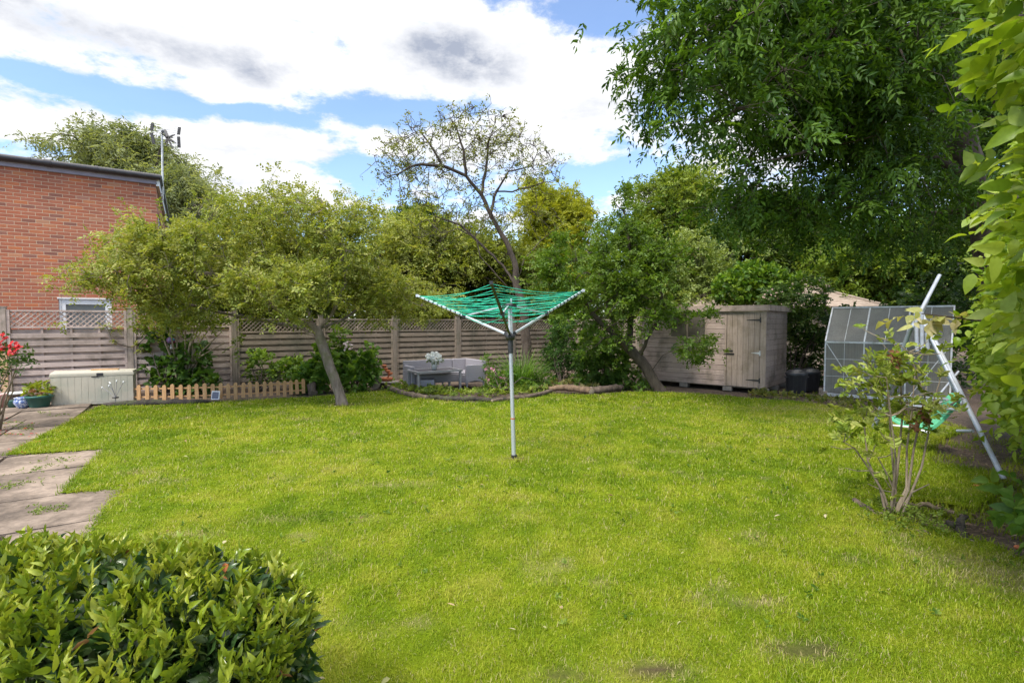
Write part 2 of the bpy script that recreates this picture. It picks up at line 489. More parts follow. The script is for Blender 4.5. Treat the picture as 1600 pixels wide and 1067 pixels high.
def grow(paths, att, step=.2, infl=2.5, kill=.35, iters=70, jit=.15, droop=0.0):
    pos, par = [], []
    for pth in paths:
        pts = [np.array(p, float) for p in pth]
        if not pos:
            pos.append(pts[0]); par.append(-1); cur = 0
        else:
            cur = int(np.argmin([np.linalg.norm(q - pts[0]) for q in pos]))
            pts = [pos[cur]] + pts[1:]
        for a, b in zip(pts[:-1], pts[1:]):
            m = max(1, int(np.linalg.norm(b - a) / step))
            for k in range(1, m + 1):
                pos.append(a + (b - a) * k / m + RNG.normal(0, step * .05, 3)); par.append(cur); cur = len(pos) - 1
    nfix = len(pos)
    A = att.copy(); near = np.full(len(A), -1); nd = np.full(len(A), 1e9); start = 0
    for it in range(iters):
        new = np.array(pos[start:])
        if len(new) and len(A):
            d = np.linalg.norm(A[:, None] - new[None], axis=2); j = d.argmin(1); dm = d[np.arange(len(A)), j]
            u = dm < nd; nd[u] = dm[u]; near[u] = j[u] + start
        keep = nd > kill; A, near, nd = A[keep], near[keep], nd[keep]
        start = len(pos)
        if not len(A): break
        lim = infl if it > 12 else 99
        act = nd < lim
        if not act.any(): break
        P = np.array(pos); ids = np.unique(near[act])
        for q in ids:
            sel = act & (near == q)
            v = unit(A[sel] - P[q]).sum(0) + RNG.normal(0, jit, 3) + np.array([0, 0, -droop])
            nv = np.linalg.norm(v)
            if nv < 1e-3: continue
            pos.append(P[q] + v / nv * step); par.append(int(q))
    return np.array(pos), np.array(par), nfix

def tree_radii(pos, par, Rb, rtip, pw=2.1):
    n = len(pos); cnt = np.zeros(n); haschild = np.zeros(n, bool)
    haschild[par[par >= 0]] = True
    cnt[~haschild] = 1
    for i in range(n - 1, 0, -1): cnt[par[i]] += cnt[i]
    r = Rb * (cnt / cnt[0]) ** (1 / pw)
    return np.maximum(r, rtip), cnt, haschild

def tree_tubes(pos, par, r, cnt):
    n = len(pos); ch = [[] for _ in range(n)]
    for i in range(1, n): ch[par[i]].append(i)
    mb = MB(); stack = [(0, -1)]
    while stack:
        s, p = stack.pop()
        path = [p, s] if p >= 0 else [s]
        rr = [r[s]] * len(path); cur = s
        while ch[cur]:
            c = sorted(ch[cur], key=lambda q: -cnt[q])
            for q in c[1:]: stack.append((q, cur))
            cur = c[0]; path.append(cur); rr.append(r[cur])
        if len(path) > 1:
            R0 = max(rr); mb.tube([pos[q] for q in path], rr, 9 if R0 > .05 else 5 if R0 > .018 else 3, cap=False)
    return mb

def reseed(text):
    global RNG
    RNG = np.random.default_rng(zlib.crc32(text.encode()))

def make_tree(name, label, cat, paths, ells, natt, Rb, bark, leafm, leaf, step=.2, kill=.35, infl=2.5, rtip=.006, thr=.02, shell=.25, gap=None, pw=2.1, droop=0.0, leafy=None, group=None, fixleaf=False, jit=.2, nfill=0, fmax=1.2, ftwig=.5, fgap=None, clump=None, cap=None):
    reseed(label)
    base = Vector(paths[0][0])
    root = thing(name, label, cat, (base.x, base.y, base.z), 0, group)
    off = np.array(base)
    att = in_ells(ells, natt, shell, gap)
    pos, par, nfix = grow(paths, att, step, infl, kill, jit=jit, droop=droop)
    r, cnt, hc = tree_radii(pos, par, Rb, rtip, pw)
    if cap: r = np.minimum(r, np.interp(pos[:, 2], cap[0], cap[1]))
    r[0] *= 1.25
    mbt = tree_tubes(pos - off, par, r, cnt)
    FP = FD = None
    if nfill:
        if clump:
            per = 13; cc = in_ells(ells, nfill // per + 1, shell * .6, fgap or gap)
            sz = clump * RNG.uniform(.55, 1.5, len(cc)) ** 1.3
            FP = np.repeat(cc, per, 0) + RNG.normal(0, 1, (len(cc) * per, 3)) * np.repeat(sz, per)[:, None] * [1, 1, .62]
        else: FP = in_ells(ells, nfill, shell * .6, fgap or gap)
        kd = KDTree(len(pos))
        for i, p in enumerate(pos): kd.insert(p, i)
        kd.balance()
        nn = [kd.find(p) for p in FP]
        ni = np.array([q[1] for q in nn]); dd = np.array([q[2] for q in nn])
        k = dd < fmax; FP, ni, dd = FP[k], ni[k], dd[k]
        FD = unit(FP - pos[ni] + rnd(len(FP)) * .05)
        for i in np.where(RNG.random(len(FP)) < ftwig)[0]:
            a, b = pos[ni[i]] - off, FP[i] - off; m = (a + b) / 2 + RNG.normal(0, .12 * dd[i] + .005, 3) + [0, 0, .06 * dd[i]]
            mbt.tube([a, m, b], [rtip * .9, rtip * .7, rtip * .4], 3, cap=False)
    mbt.build("trunk", bark, root)
    ok = (cnt <= 4) & (np.arange(len(pos)) >= (0 if fixleaf else nfix))
    if leafy is not None: ok &= leafy(pos)
    idx = np.where(ok)[0]
    D = unit(pos[idx] - pos[par[idx]])
    lf = dict(leaf)
    A_ = pos[idx] - off
    if FP is not None and len(FP): A_ = np.concatenate([A_, FP - off]); D = np.concatenate([D, FD])
    packs = sprays(A_, D, **lf)
    o = leaf_mesh("crown", packs, leafm, root)
    return root, pos, r

def shrub(name, label, cat, base, ells, n, leaf, leafm, nst=8, rst=.012, bark=None, shell=.5, group=None, extra=None, gap=None):
    """leaf: dict for sprays without n_per; n sprays"""
    reseed(label)
    base = Vector(base); root = thing(name, label, cat, base, 0, group)
    off = np.array(base)
    P = in_ells(ells, n, shell, gap)
    c = np.array([e[:3] for e in ells])
    j = np.linalg.norm(P[:, None] - c[None], axis=2).argmin(1)
    D = unit(P - c[j] + np.array([0, 0, .15]))
    lf = dict(leaf); lf.setdefault("n_per", 1)
    packs = sprays(P - off, D, **lf)
    if nst:
        mb = MB()
        for q in P[RNG.choice(len(P), nst)]:
            b = np.array([RNG.normal(0, .05), RNG.normal(0, .05), 0]); e = q - off
            mid = (b + e) / 2 + RNG.normal(0, .08, 3); mid[2] = abs(mid[2]) + .05
            mb.tube([b, mid * .55 + b * .2, mid, e], [rst * 1.3, rst * 1.1, rst * .8, rst * .35], 5)
        mb.build("stem", bark or M["bark_dark"], root)
    leaf_mesh("foliage", packs, leafm, root)
    if extra: extra(root, P - off)
    return root

def blossom(root, P, n, size, cols, name="blossom", lift=.03, top=None):
    """small five-petalled flowers gathered in one mesh part per plant"""
    q = P if top is None else P[np.argsort(-P[:, 2])[:top]]
    c = q[RNG.choice(len(q), n)] + rnd(n) * lift
    c[:, 2] += lift; c[:, 1] -= lift
    packs = []
    tilt = unit(np.array([0, -.7, .6]) + rnd(n) * .5)
    u = unit(np.cross(tilt, rnd(n))); w = np.cross(tilt, u)
    for k in range(5):
        a = 2 * math.pi * k / 5
        ax = u * math.cos(a) + w * math.sin(a) + tilt * .25
        packs.append(leaves_arr(c, ax, tilt, np.full(n, size), np.full(n, size * .8), palette(cols, n), "oval"))
    return leaf_mesh(name, packs, M["petal"], root)

def blade_pack(base, az, L, lean, w, cols, seg=4):
    """arching grass blades"""
    n = len(base); hd = np.stack([np.cos(az), np.sin(az), np.zeros(n)], 1); sd = np.stack([-np.sin(az), np.cos(az), np.zeros(n)], 1)
    V = []; 
    for k in range(seg + 1):
        t = k / seg; a = lean * t * 1.2
        p = base + hd * (L * t * np.sin(a) * .9)[:, None] + np.array([0, 0, 1]) * (L * t * np.cos(a * .9))[:, None]
        ww = w * (1 - t) ** .6 * .5
        if k < seg: V += [p - sd * ww[:, None], p + sd * ww[:, None]]
        else: V += [p]
    k = 2 * seg + 1
    V = np.stack(V, 1).reshape(-1, 3)
    tri = []
    for s in range(seg - 1):
        a = 2 * s; tri += [(a, a + 1, a + 3), (a, a + 3, a + 2)]
    a = 2 * (seg - 1); tri.append((a, a + 1, a + 2))
    F_ = (np.array(tri)[None] + (np.arange(n) * k)[:, None, None]).reshape(-1, 3)
    return V, F_, np.repeat(cols, k, 0)

# ================================================================== SKY AND LIGHT
SUN_AZ, SUN_EL = R(218), R(52)           # azimuth measured clockwise from +Y: behind the camera, to the left
sv = Vector((math.sin(SUN_AZ) * math.cos(SUN_EL), math.cos(SUN_AZ) * math.cos(SUN_EL), math.sin(SUN_EL)))
sun = bpy.data.lights.new("sun", "SUN"); sun.energy = 2.2; sun.angle = R(10); sun.color = (1, .95, .87)
suno = bpy.data.objects.new("sun", sun); COL.objects.link(suno)
suno.rotation_euler = (-sv).to_track_quat("-Z", "Y").to_euler()
suno.location = (-4, -6, 12)

W_ = bpy.data.worlds.new("World"); SC.world = W_; W_.use_nodes = True
nt = W_.node_tree; nt.nodes.clear()
wo = nt.nodes.new("ShaderNodeOutputWorld"); bg = nt.nodes.new("ShaderNodeBackground"); nt.links.new(bg.outputs[0], wo.inputs[0])
SKY_S = .15
bg.inputs[1].default_value = SKY_S
sky = nt.nodes.new("ShaderNodeTexSky"); sky.sky_type = "NISHITA"; sky.sun_disc = False
sky.sun_elevation = SUN_EL; sky.sun_rotation = SUN_AZ
sky.air_density = 1.0; sky.dust_density = .6; sky.ozone_density = 1.6
tc = nt.nodes.new("ShaderNodeTexCoord"); gen = tc.outputs["Generated"]
sx = nt.nodes.new("ShaderNodeSeparateXYZ"); nt.links.new(gen, sx.inputs[0])
# the cloud deck as a layer overhead: direction projected on a high horizontal plane
zc = mth(nt, "MAXIMUM", mth(nt, "ADD", sx.outputs[2], .16), .03)
cmb = nt.nodes.new("ShaderNodeCombineXYZ")
nt.links.new(mth(nt, "DIVIDE", sx.outputs[0], zc), cmb.inputs[0]); nt.links.new(mth(nt, "DIVIDE", sx.outputs[1], zc), cmb.inputs[1])
n_big = noise(nt, 1.7, 9, .6, vec=cmb.outputs[0]); n_fine = noise(nt, 7.0, 10, .66, vec=cmb.outputs[0]); n_mid = noise(nt, 2.6, 9, .62, vec=cmb.outputs[0], stretch=(1, 1.3, 1))
azel = nt.nodes.new("ShaderNodeCombineXYZ")
nt.links.new(mth(nt, "ARCTAN2", sx.outputs[0], sx.outputs[1]), azel.inputs[0]); nt.links.new(mth(nt, "ARCSINE", sx.outputs[2]), azel.inputs[1])

def aed(px, py):
    d = ray(px, py).normalized(); return math.atan2(d.x, d.y), math.asin(d.z)

def cloud_bank(px, py, rx, ry):
    a, e = aed(px, py); a2, _ = aed(px + rx, py); _, e2 = aed(px, py - ry)
    v = N(nt, "ShaderNodeVectorMath", operation="SUBTRACT"); nt.links.new(azel.outputs[0], v.inputs[0]); v.inputs[1].default_value = (a, e, 0)
    s = N(nt, "ShaderNodeVectorMath", operation="MULTIPLY"); nt.links.new(v.outputs[0], s.inputs[0]); s.inputs[1].default_value = (1 / max(a2 - a, .01), 1 / max(e2 - e, .01), 0)
    l = N(nt, "ShaderNodeVectorMath", operation="LENGTH"); nt.links.new(s.outputs[0], l.inputs[0])
    mr = nt.nodes.new("ShaderNodeMapRange"); mr.interpolation_type = "SMOOTHSTEP"; nt.links.new(l.outputs["Value"], mr.inputs[0])
    mr.inputs[1].default_value = .25; mr.inputs[2].default_value = 1.35; mr.inputs[3].default_value = 1; mr.inputs[4].default_value = 0
    return mr.outputs[0]

# (centre x, y, half width, half height, weight): clouds +, clear gaps -
banks = [(200, 20, 420, 105, .75), (430, 95, 170, 55, .6), (60, 80, 160, 45, .4), (690, 85, 170, 95, .75), (620, 20, 260, 60, .6), (900, 120, 160, 80, .75),
         (120, 205, 330, 38, .8), (420, 222, 190, 26, .75), (690, 220, 170, 45, .7), (880, 210, 130, 65, .6), (430, 300, 170, 36, .7), (160, 262, 100, 16, .3),
         (345, 148, 55, 18, .62), (1020, 300, 90, 25, .45), (1250, 150, 260, 260, .4), (760, 345, 200, 18, .3),
         (950, 14, 75, 42, -1.1), (548, 88, 40, 30, -.5), (610, 172, 120, 34, -.75), (160, 142, 190, 22, -.7), (400, 175, 120, 16, -.5), (560, 262, 60, 44, -.7), (960, 275, 110, 26, -.75), (250, 282, 60, 20, -.3), (50, 228, 70, 14, -.4)]
acc = None
for (px, py, rx, ry, w) in banks:
    t = mth(nt, "MULTIPLY", cloud_bank(px, py, rx, ry), w)
    acc = t if acc is None else mth(nt, "ADD", acc, t)
acc = mth(nt, "MINIMUM", mth(nt, "MAXIMUM", acc, -.8), .8)
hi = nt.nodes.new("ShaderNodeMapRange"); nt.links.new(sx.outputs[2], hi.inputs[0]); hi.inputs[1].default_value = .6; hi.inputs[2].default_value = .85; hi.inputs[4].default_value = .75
acc = mth(nt, "ADD", acc, hi.outputs[0])          # extra unseen cloud overhead, added to soften and whiten the shadows
fld = mth(nt, "ADD", acc, mth(nt, "ADD", mth(nt, "MULTIPLY", mth(nt, "SUBTRACT", n_big, .48), 1.8), mth(nt, "MULTIPLY", mth(nt, "SUBTRACT", n_fine, .5), 2.4)))
mr = nt.nodes.new("ShaderNodeMapRange"); mr.interpolation_type = "SMOOTHSTEP"; nt.links.new(fld, mr.inputs[0])
mr.inputs[1].default_value = -.12; mr.inputs[2].default_value = .55; mr.inputs[3].default_value = .06
cover = mr.outputs[0]
shade = None
for (px, py, rx, ry, w) in [(690, 85, 110, 55, .62), (400, 105, 90, 42, .62), (60, 25, 150, 45, .55), (770, 110, 80, 45, .5), (250, 75, 90, 35, .5), (690, 60, 60, 30, .3), (430, 215, 120, 14, .2)]:
    t = mth(nt, "MULTIPLY", cloud_bank(px, py, rx, ry), w)
    shade = t if shade is None else mth(nt, "ADD", shade, t)
shade = mth(nt, "MULTIPLY", shade, mth(nt, "ADD", mth(nt, "MULTIPLY", n_fine, 3.2), -.7), True)
k = 1 / SKY_S
mott = mth(nt, "MULTIPLY", mth(nt, "SUBTRACT", n_mid, .44), 3.2, True)         # soft grey undersides everywhere
shade = mth(nt, "MAXIMUM", shade, mth(nt, "MULTIPLY", mott, .60))
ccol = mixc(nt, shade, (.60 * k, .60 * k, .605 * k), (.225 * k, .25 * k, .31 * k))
ccol = mixc(nt, hi.outputs[0], ccol, (2.0 * k, 1.95 * k, 1.86 * k))           # the unseen deck overhead is brightened as added fill light
skyc = mixc(nt, 1.0, sky.outputs[0], (.84, .91, 1.0), "MULTIPLY")
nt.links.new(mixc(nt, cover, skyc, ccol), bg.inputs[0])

# ================================================================== GROUND
tag(link("ground", mesh_np("ground", [(-400, -100, -.03), (400, -100, -.03), (400, 700, -.03), (-400, 700, -.03)], [(0, 1, 2, 3)]), M["soil"]), kind="structure")

P0 = np.array([-9.72, 9.54]); FA = math.atan2(.543, .84)
fd = np.array([math.cos(FA), math.sin(FA)]); fe = np.array([math.sin(FA), -math.cos(FA)])
def FW(s, t=0.0, z=0.0):      # fence frame: s along the fence, t towards the camera
    p = P0 + fd * s + fe * t
    return Vector((p[0], p[1], z))

lawn_px = [(152, 638), (10, 713), (165, 703), (96, 772), (188, 766), (128, 852)]
lawn_w = [G(*p) for p in lawn_px]
far_px = [(640, 622), (600, 612), (520, 619), (480, 622), (330, 630), (168, 635)]
edge_r = [(1600, 880), (1545, 850), (1470, 830), (1400, 812), (1380, 796), (1430, 780), (1520, 796), (1562, 770), (1540, 735), (1450, 722), (1462, 690), (1510, 672), (1460, 655), (1390, 652), (1330, 640), (1240, 628), (1180, 624), (1100, 617), (1030, 614), (985, 614), (930, 619), (860, 616), (830, 622), (790, 629), (730, 630), (690, 628)]
poly = [(v.x, v.y) for v in lawn_w] + [(-2.3, 2.2), (-2.0, 1.0), (-2.0, .6), (3.9, .6), (3.7, 2.6)] + [tuple(G(*p)[:2]) for p in edge_r] + [tuple(G(*p)[:2]) for p in far_px]
POLY = np.array(poly)
def inside(P, poly=POLY):
    x, y = P[:, 0], P[:, 1]; c = np.zeros(len(P), bool); j = len(poly) - 1
    for i in range(len(poly)):
        xi, yi = poly[i]; xj, yj = poly[j]
        h = ((yi > y) != (yj > y)) & (x < (xj - xi) * (y - yi) / (yj - yi + 1e-12) + xi)
        c ^= h; j = i
    return c

bare = [(*G(1015, 1052)[:2], .16, .05, .9), (*G(1255, 1022)[:2], .17, .06, .9), (*G(880, 1062)[:2], .12, .04, .7), (*G(1180, 945)[:2], .15, .05, .5), (*G(430, 815)[:2], .2, .05, .45), (*G(220, 740)[:2], .22, .06, .5), (*G(300, 838)[:2], .2, .06, .45),
        (*G(806, 719)[:2], .13, .05, 1.0), (*G(538, 634)[:2], .26, .14, 1.0), (*G(1205, 684)[:2], .3, .1, .35), (*G(800, 690)[:2], .5, .12, .2), (*G(610, 760)[:2], .35, .1, .35), (*G(1570, 905)[:2], .4, .2, .5), (*G(1500, 875)[:2], .35, .12, .5), (*G(1250, 640)[:2], 1.0, .25, .4), (*G(1300, 660)[:2], .8, .2, .3)]
def bareness(P):
    b = np.zeros(len(P))
    for (x, y, rx, ry, w) in bare:
        b = np.maximum(b, w * np.exp(-(((P[:, 0] - x) / rx) ** 2 + ((P[:, 1] - y) / ry) ** 2)))
    n = fbm(P, 3.0, 5, 3)
    b = b + np.clip((n - .69) * 2.4, 0, .4)
    return np.clip(b * (.6 + .9 * vnoise(P, 14, 8)), 0, 1)
def earth(P):      # the few patches worn down to bare earth
    e = np.zeros(len(P))
    for (x, y, rx, ry, w) in bare:
        if w >= .7: e = np.maximum(e, np.exp(-(((P[:, 0] - x) / rx) ** 2 + ((P[:, 1] - y) / ry) ** 2)))
    return e
GREEN = [(.13, .215, .004), (.20, .285, .007), (.275, .345, .013), (.37, .38, .045)]
def lawn_cols(P, jit=0.0):
    n1 = fbm(P, .9, 1, 3); n2 = fbm(P, 4.5, 2, 3)
    t = np.clip((n1 - .5) * .8 + (n2 - .5) * 1.1 + .5 + RNG.normal(0, 1, len(P)) * jit, 0, 1)
    c = palette(GREEN, len(P), t)
    return c
nx, ny = 300, 250
gx, gy = np.meshgrid(np.linspace(-9, 6.5, nx), np.linspace(.5, 12.6, ny))
V = np.stack([gx.ravel(), gy.ravel()], 1)
def lawn_z(P): return .018 + .03 * (fbm(P, .7, 21, 2) - .5)
ids = np.arange(nx * ny).reshape(ny, nx)
Q = np.stack([ids[:-1, :-1], ids[:-1, 1:], ids[1:, 1:], ids[1:, :-1]], -1).reshape(-1, 4)
cen = V[Q].mean(1); Q = Q[inside(cen)]
use = np.unique(Q); remap = np.full(len(V), -1); remap[use] = np.arange(len(use)); V = V[use]; Q = remap[Q]
b = bareness(V)[:, None]
lc = lawn_cols(V) * .62 * (1 - b) + np.where(earth(V)[:, None] > .3, np.array([.095, .066, .042]), np.array([.25, .195, .11])) * b
tag(link("lawn", mesh_np("lawn", np.column_stack([V, lawn_z(V)]), Q, lc, True), M["lawn"]), kind="structure")

# blades: dense near the camera, thinner and wider further off
bl = []
for (y0, y1, dens, L, w) in [(1.2, 2.6, 20000, .029, .0028), (2.6, 4.0, 11000, .032, .0038), (4.0, 6.2, 4600, .038, .006), (6.2, 9, 2600, .04, .009), (9, 12.6, 1700, .045, .013)]:
    x0, x1 = -1.06 * y1 - .1, min(1.06 * y1 + .1, 6.4); x0 = max(x0, -9)
    n = int((x1 - x0) * (y1 - y0) * dens)
    P = np.stack([RNG.uniform(x0, x1, n), RNG.uniform(y0, y1, n)], 1)
    P = P[inside(P + RNG.normal(0, .02, P.shape))]
    P = P[np.abs(P[:, 0]) < P[:, 1] * 1.06 + .1]
    P = P[RNG.random(len(P)) > np.maximum(bareness(P) * .85, earth(P) * 1.1)]
    n = len(P)
    tuft = fbm(P, 6, 31, 2)
    Ln = L * RNG.uniform(.45, 1.3, n) * (.45 + 1.1 * tuft)
    c = lawn_cols(P, .27)
    dry = RNG.random(n) < .07 + .7 * bareness(P)
    c[dry] = palette([(.42, .36, .16), (.50, .43, .22)], dry.sum())
    bl.append(blade_pack(np.column_stack([P, lawn_z(P) - .003]), RNG.uniform(0, 6.283, n), Ln, RNG.uniform(.25, 1.25, n), np.full(n, w), c, 2))
# longer tufts along the edges of paving, logs, pole and trunk
pts = []
ring = np.vstack([POLY, POLY[:1]])
for a, b2 in zip(ring[:-1], ring[1:]):
    m = int(np.linalg.norm(b2 - a) * 260)
    if a[1] < 1.3 and b2[1] < 1.3: continue
    pts.append(a + (b2 - a) * RNG.random((m, 1)) + RNG.normal(0, .03, (m, 2)))
P = np.concatenate(pts); P = P[(P[:, 1] > 1.3)]
n = len(P)
bl.append(blade_pack(np.column_stack([P, np.full(n, .0)]), RNG.uniform(0, 6.283, n), RNG.uniform(.03, .085, n), RNG.uniform(.3, 1.2, n), np.full(n, .006), lawn_cols(P, .15) * .9, 3))
o = leaf_mesh("lawn_grass", bl, M["grass"], None)
tag(o, kind="stuff", cat="grass", label="short mown yellow-green grass covering the whole lawn")

n = 150
P = np.column_stack([RNG.uniform(-6, 4.5, n), RNG.uniform(1.8, 10.5, n)]); P = P[inside(P)]; n = len(P)
tag(leaf_mesh("fallen_leaves", [leaves_arr(np.column_stack([P, lawn_z(P) + .028]), unit(np.column_stack([RNG.normal(size=(n, 2)), RNG.normal(0, .3, n)])), unit(np.array([0, 0, 1.]) + rnd(n) * .4), RNG.uniform(.02, .05, n), RNG.uniform(.012, .028, n), palette([(.16, .09, .04), (.34, .24, .12), (.45, .40, .25), (.3, .33, .08)], n), "oval")], M["petal"], None), kind="stuff", label="small fallen leaves and dry bits scattered over the lawn", cat="leaves")
n = 420
P = np.column_stack([RNG.uniform(-4, 4, n), RNG.uniform(1.6, 7, n)]); P = P[inside(P)]; P = P[fbm(P, 2.2, 33, 2) > .52]; P = np.column_stack([P, lawn_z(P) + .012])
tag(leaf_mesh("lawn_weeds", sprays(P, np.tile([0, 0, 1.0], (len(P), 1)), 2, .03, 4, .024, .014, [(.06, .13, .012), (.12, .21, .02), (.2, .28, .04)], "oval", up=.4), M["leaf"], None), kind="stuff", label="small broad-leaved weeds and clover mixed into the lawn", cat="weeds")
# ------------------------------------------------------------------ paving
mb = MB()
def slab(s0, s1, t0, t1):
    g = .016; dz = random.uniform(-.006, .006); tilt = random.uniform(-.004, .004)
    q = [(s0 + g, t0 + g), (s1 - g, t0 + g), (s1 - g, t1 - g), (s0 + g, t1 - g)]
    q = [(a + random.uniform(-.008, .008), b + random.uniform(-.008, .008)) for a, b in q]
    top = [FW(a, b, .012 + dz + (tilt if i in (0, 3) else -tilt)) for i, (a, b) in enumerate(q)]
    ins = .006
    bot = [FW(a, b, -.03) for a, b in q]
    mb.add(bot + top, [(4, 7, 6, 5), (0, 4, 5, 1), (1, 5, 6, 2), (2, 6, 7, 3), (3, 7, 4, 0)])
rows = [(.55, 1.55), (1.55, 2.5), (2.5, 3.45), (3.45, 4.4), (4.4, 5.4), (5.4, 6.35), (6.35, 7.4), (7.4, 8.3), (8.3, 9.2), (9.2, 10.1), (10.1, 11)]
for i, (t0, t1) in enumerate(rows):
    edge = 1.42 if t1 < 5.5 else (2.09 if t1 < 7.5 else 2.44)
    s1 = edge
    while s1 > -4:
        wd = random.choice([.62, .62, .9, .9]); slab(s1 - wd, s1, t0, t1); s1 -= wd
tag(mb.build("patio", M["slab"]), kind="structure")
# weeds and moss in the joints
packs = []
for (px, py, n, sprd) in [(225, 1, 0, 0), (35, 668, 60, .25), (12, 662, 50, .2), (45, 672, 40, .1), (90, 722, 60, .22), (60, 735, 60, .2), (8, 762, 70, .2), (70, 800, 60, .14), (85, 795, 40, .12), (20, 680, 30, .2), (90, 650, 30, .2), (45, 755, 30, .15), (66, 646, 26, .08)]:
    if n == 0: continue
    n = n // 2; sprd *= .6
    g = G(px, py); P = np.array(g)[None] + np.column_stack([RNG.normal(0, sprd, (n, 1)) * fd[0] * 1.0, RNG.normal(0, sprd, (n, 1)) * fd[1], np.full(n, .012)])
    P = P + np.column_stack([RNG.normal(0, .014, (n, 2)), np.zeros(n)])
    packs += sprays(P, np.tile([0, 0, 1.0], (n, 1)), 1, .03, 4, .022, .010, [(.10, .17, .02), (.24, .32, .05)], "diamond", up=.5)
tag(leaf_mesh("joint_weeds", packs, M["leaf"], None), kind="stuff", label="low green weeds and moss growing in the joints of the paving", cat="weeds")
n = 46
P = np.array([G(RNG.uniform(-30, 60), RNG.uniform(655, 712)) for _ in range(n)]); P[:, 2] = .03
tag(leaf_mesh("fallen_petals", [leaves_arr(P, unit(np.column_stack([RNG.normal(size=(n, 2)), np.zeros(n)])), np.tile([0, 0, 1.0], (n, 1)), RNG.uniform(.02, .05, n), RNG.uniform(.02, .035, n), palette([(.45, .03, .03), (.6, .10, .08)], n), "oval")], M["petal"], None), kind="stuff", label="red rose petals fallen on the paving by the left edge", cat="petals")

# ================================================================== HOUSE
hang = FA
hd = Vector((math.cos(FA), math.sin(FA), 0)); hb = Vector((-math.sin(FA), math.cos(FA), 0))
hc = Vector((-8.45, 11.99, 0))
house = thing("brick_house", "red brick house with a flat dark-edged roof behind the left end of the fence", "house", hc, hang)
def face_boxes(mb, x0, x1, z0, z1, y0, th, holes):
    """wall strip in local x/z with rectangular holes (x0,x1,z0,z1)"""
    xs = sorted({x0, x1, *[h[0] for h in holes], *[h[1] for h in holes]}); zs = sorted({z0, z1, *[h[2] for h in holes], *[h[3] for h in holes]})
    for a, b in zip(xs[:-1], xs[1:]):
        for c, d in zip(zs[:-1], zs[1:]):
            if any(a >= h[0] - 1e-6 and b <= h[1] + 1e-6 and c >= h[2] - 1e-6 and d <= h[3] + 1e-6 for h in holes): continue
            mb.add([(a, y0, c), (b, y0, c), (b, y0, d), (a, y0, d)], [(0, 1, 2, 3)])
    for (a, b, c, d) in holes:
        mb.add([(a, y0, c), (b, y0, c), (b, y0, d), (a, y0, d), (a, y0 + th, c), (b, y0 + th, c), (b, y0 + th, d), (a, y0 + th, d)],
               [(0, 1, 5, 4), (1, 2, 6, 5), (2, 3, 7, 6), (3, 0, 4, 7)])
HT = 4.86
def house_x(px, y_off=0):     # local x on the front wall seen at this pixel column
    u = (px - CX) / F
    # hc + x*hd : X/Y = u
    return (u * hc.y - hc.x) / (hd.x - u * hd.y)
wx0, wx1 = house_x(93), house_x(176)
wz1 = H + (503 - 467) / F * (hc.y + hd.y * wx0)
mb = MB()
face_boxes(mb, -9, 0, 0, HT, 0, .12, [(wx0, wx1, .9, wz1)])
mb.add([(-9, .3, 0), (-9, 9, 0), (-9, 9, HT), (-9, .3, HT), (0, 9, 0), (0, 9, HT)], [(1, 4, 5, 2)])
mb.add([(-9, 0, 0), (-9, 9, 0), (-9, 9, HT), (-9, 0, HT)], [(3, 2, 1, 0)])
# right-hand return wall with window openings
wy = [(.55, 1.75, 3.0, 4.25), (2.6, 3.9, 3.0, 4.25)]
ys = sorted({0, 9, *[w[0] for w in wy], *[w[1] for w in wy]}); zs = [0, 3.0, 4.25, HT]
for a, b in zip(ys[:-1], ys[1:]):
    for c, d in zip(zs[:-1], zs[1:]):
        if any(a >= w[0] and b <= w[1] and c >= w[2] and d <= w[3] for w in wy): continue
        mb.add([(0, a, c), (0, b, c), (0, b, d), (0, a, d)], [(0, 1, 2, 3)])
mb.build("wall", M["brick"], house)
mb = MB(); mb.box2((-9.1, -.06, HT + .09), (.12, 9.05, HT + .17)); mb.build("roof", M["gutter"], house, .02)
mb = MB(); mb.box2((-9.1, -.05, HT - .06), (.02, -.003, HT + .085)); mb.build("fascia", M["fascia"], house)
mb = MB(); mb.box2((.003, -.05, HT - .1), (.06, 9, HT + .085)); mb.build("fascia", M["white_pvc"], house)
mb = MB(); mb.tube([(-9.1, -.115, HT + .10), (.1, -.115, HT + .10)], .065, 14)
for x in np.arange(-8.8, 0, 1.1): mb.tube([(x, -.115, HT + .10), (x + .05, -.115, HT + .10)], .073, 14)
mb.tube([(-1.95, -.115, HT + .1), (-1.83, -.115, HT + .1)], .078, 14)
mb.build("gutter", M["gutter"], house)
def window(x0, x1, z0, z1, side=False, fr=.075, mull=None):
    f = MB(); yy = (.02, .09)
    def B(a, b, c, d):
        if side: f.box2((-yy[1], a, c), (-yy[0], b, d))
        else: f.box2((a, yy[0], c), (b, yy[1], d))
    B(x0, x0 + fr, z0, z1); B(x1 - fr, x1, z0, z1); B(x0 + fr, x1 - fr, z1 - fr, z1); B(x0 + fr, x1 - fr, z0, z0 + fr)
    if mull: B(mull - .05, mull + .05, z0 + fr, z1 - fr)
    w = f.build("window", M["white_pvc"], house, .008)
    g = MB()
    if side: g.box2((-.07, x0 + fr, z0 + fr), (-.06, x1 - fr, z1 - fr))
    else: g.box2((x0 + fr, .06, z0 + fr), (x1 - fr, .07, z1 - fr))
    o = g.build("pane", M["window_glass"], w)
    return w
window(wx0, wx1, .9, wz1, fr=.12)
for w in wy: window(*w, side=True, mull=(w[0] + w[1]) / 2)
mb = MB(); mb.box2((wx0 - .02, -.012, wz1), (wx1 + .02, .0, wz1 + .03)); mb.build("window_trim", M["white_pvc"], house)
mb = MB(); mb.box2((-8.9, .1, .05), (-.1, 8.9, HT - .1)); mb.build("interior", M["plastic_black"], house)

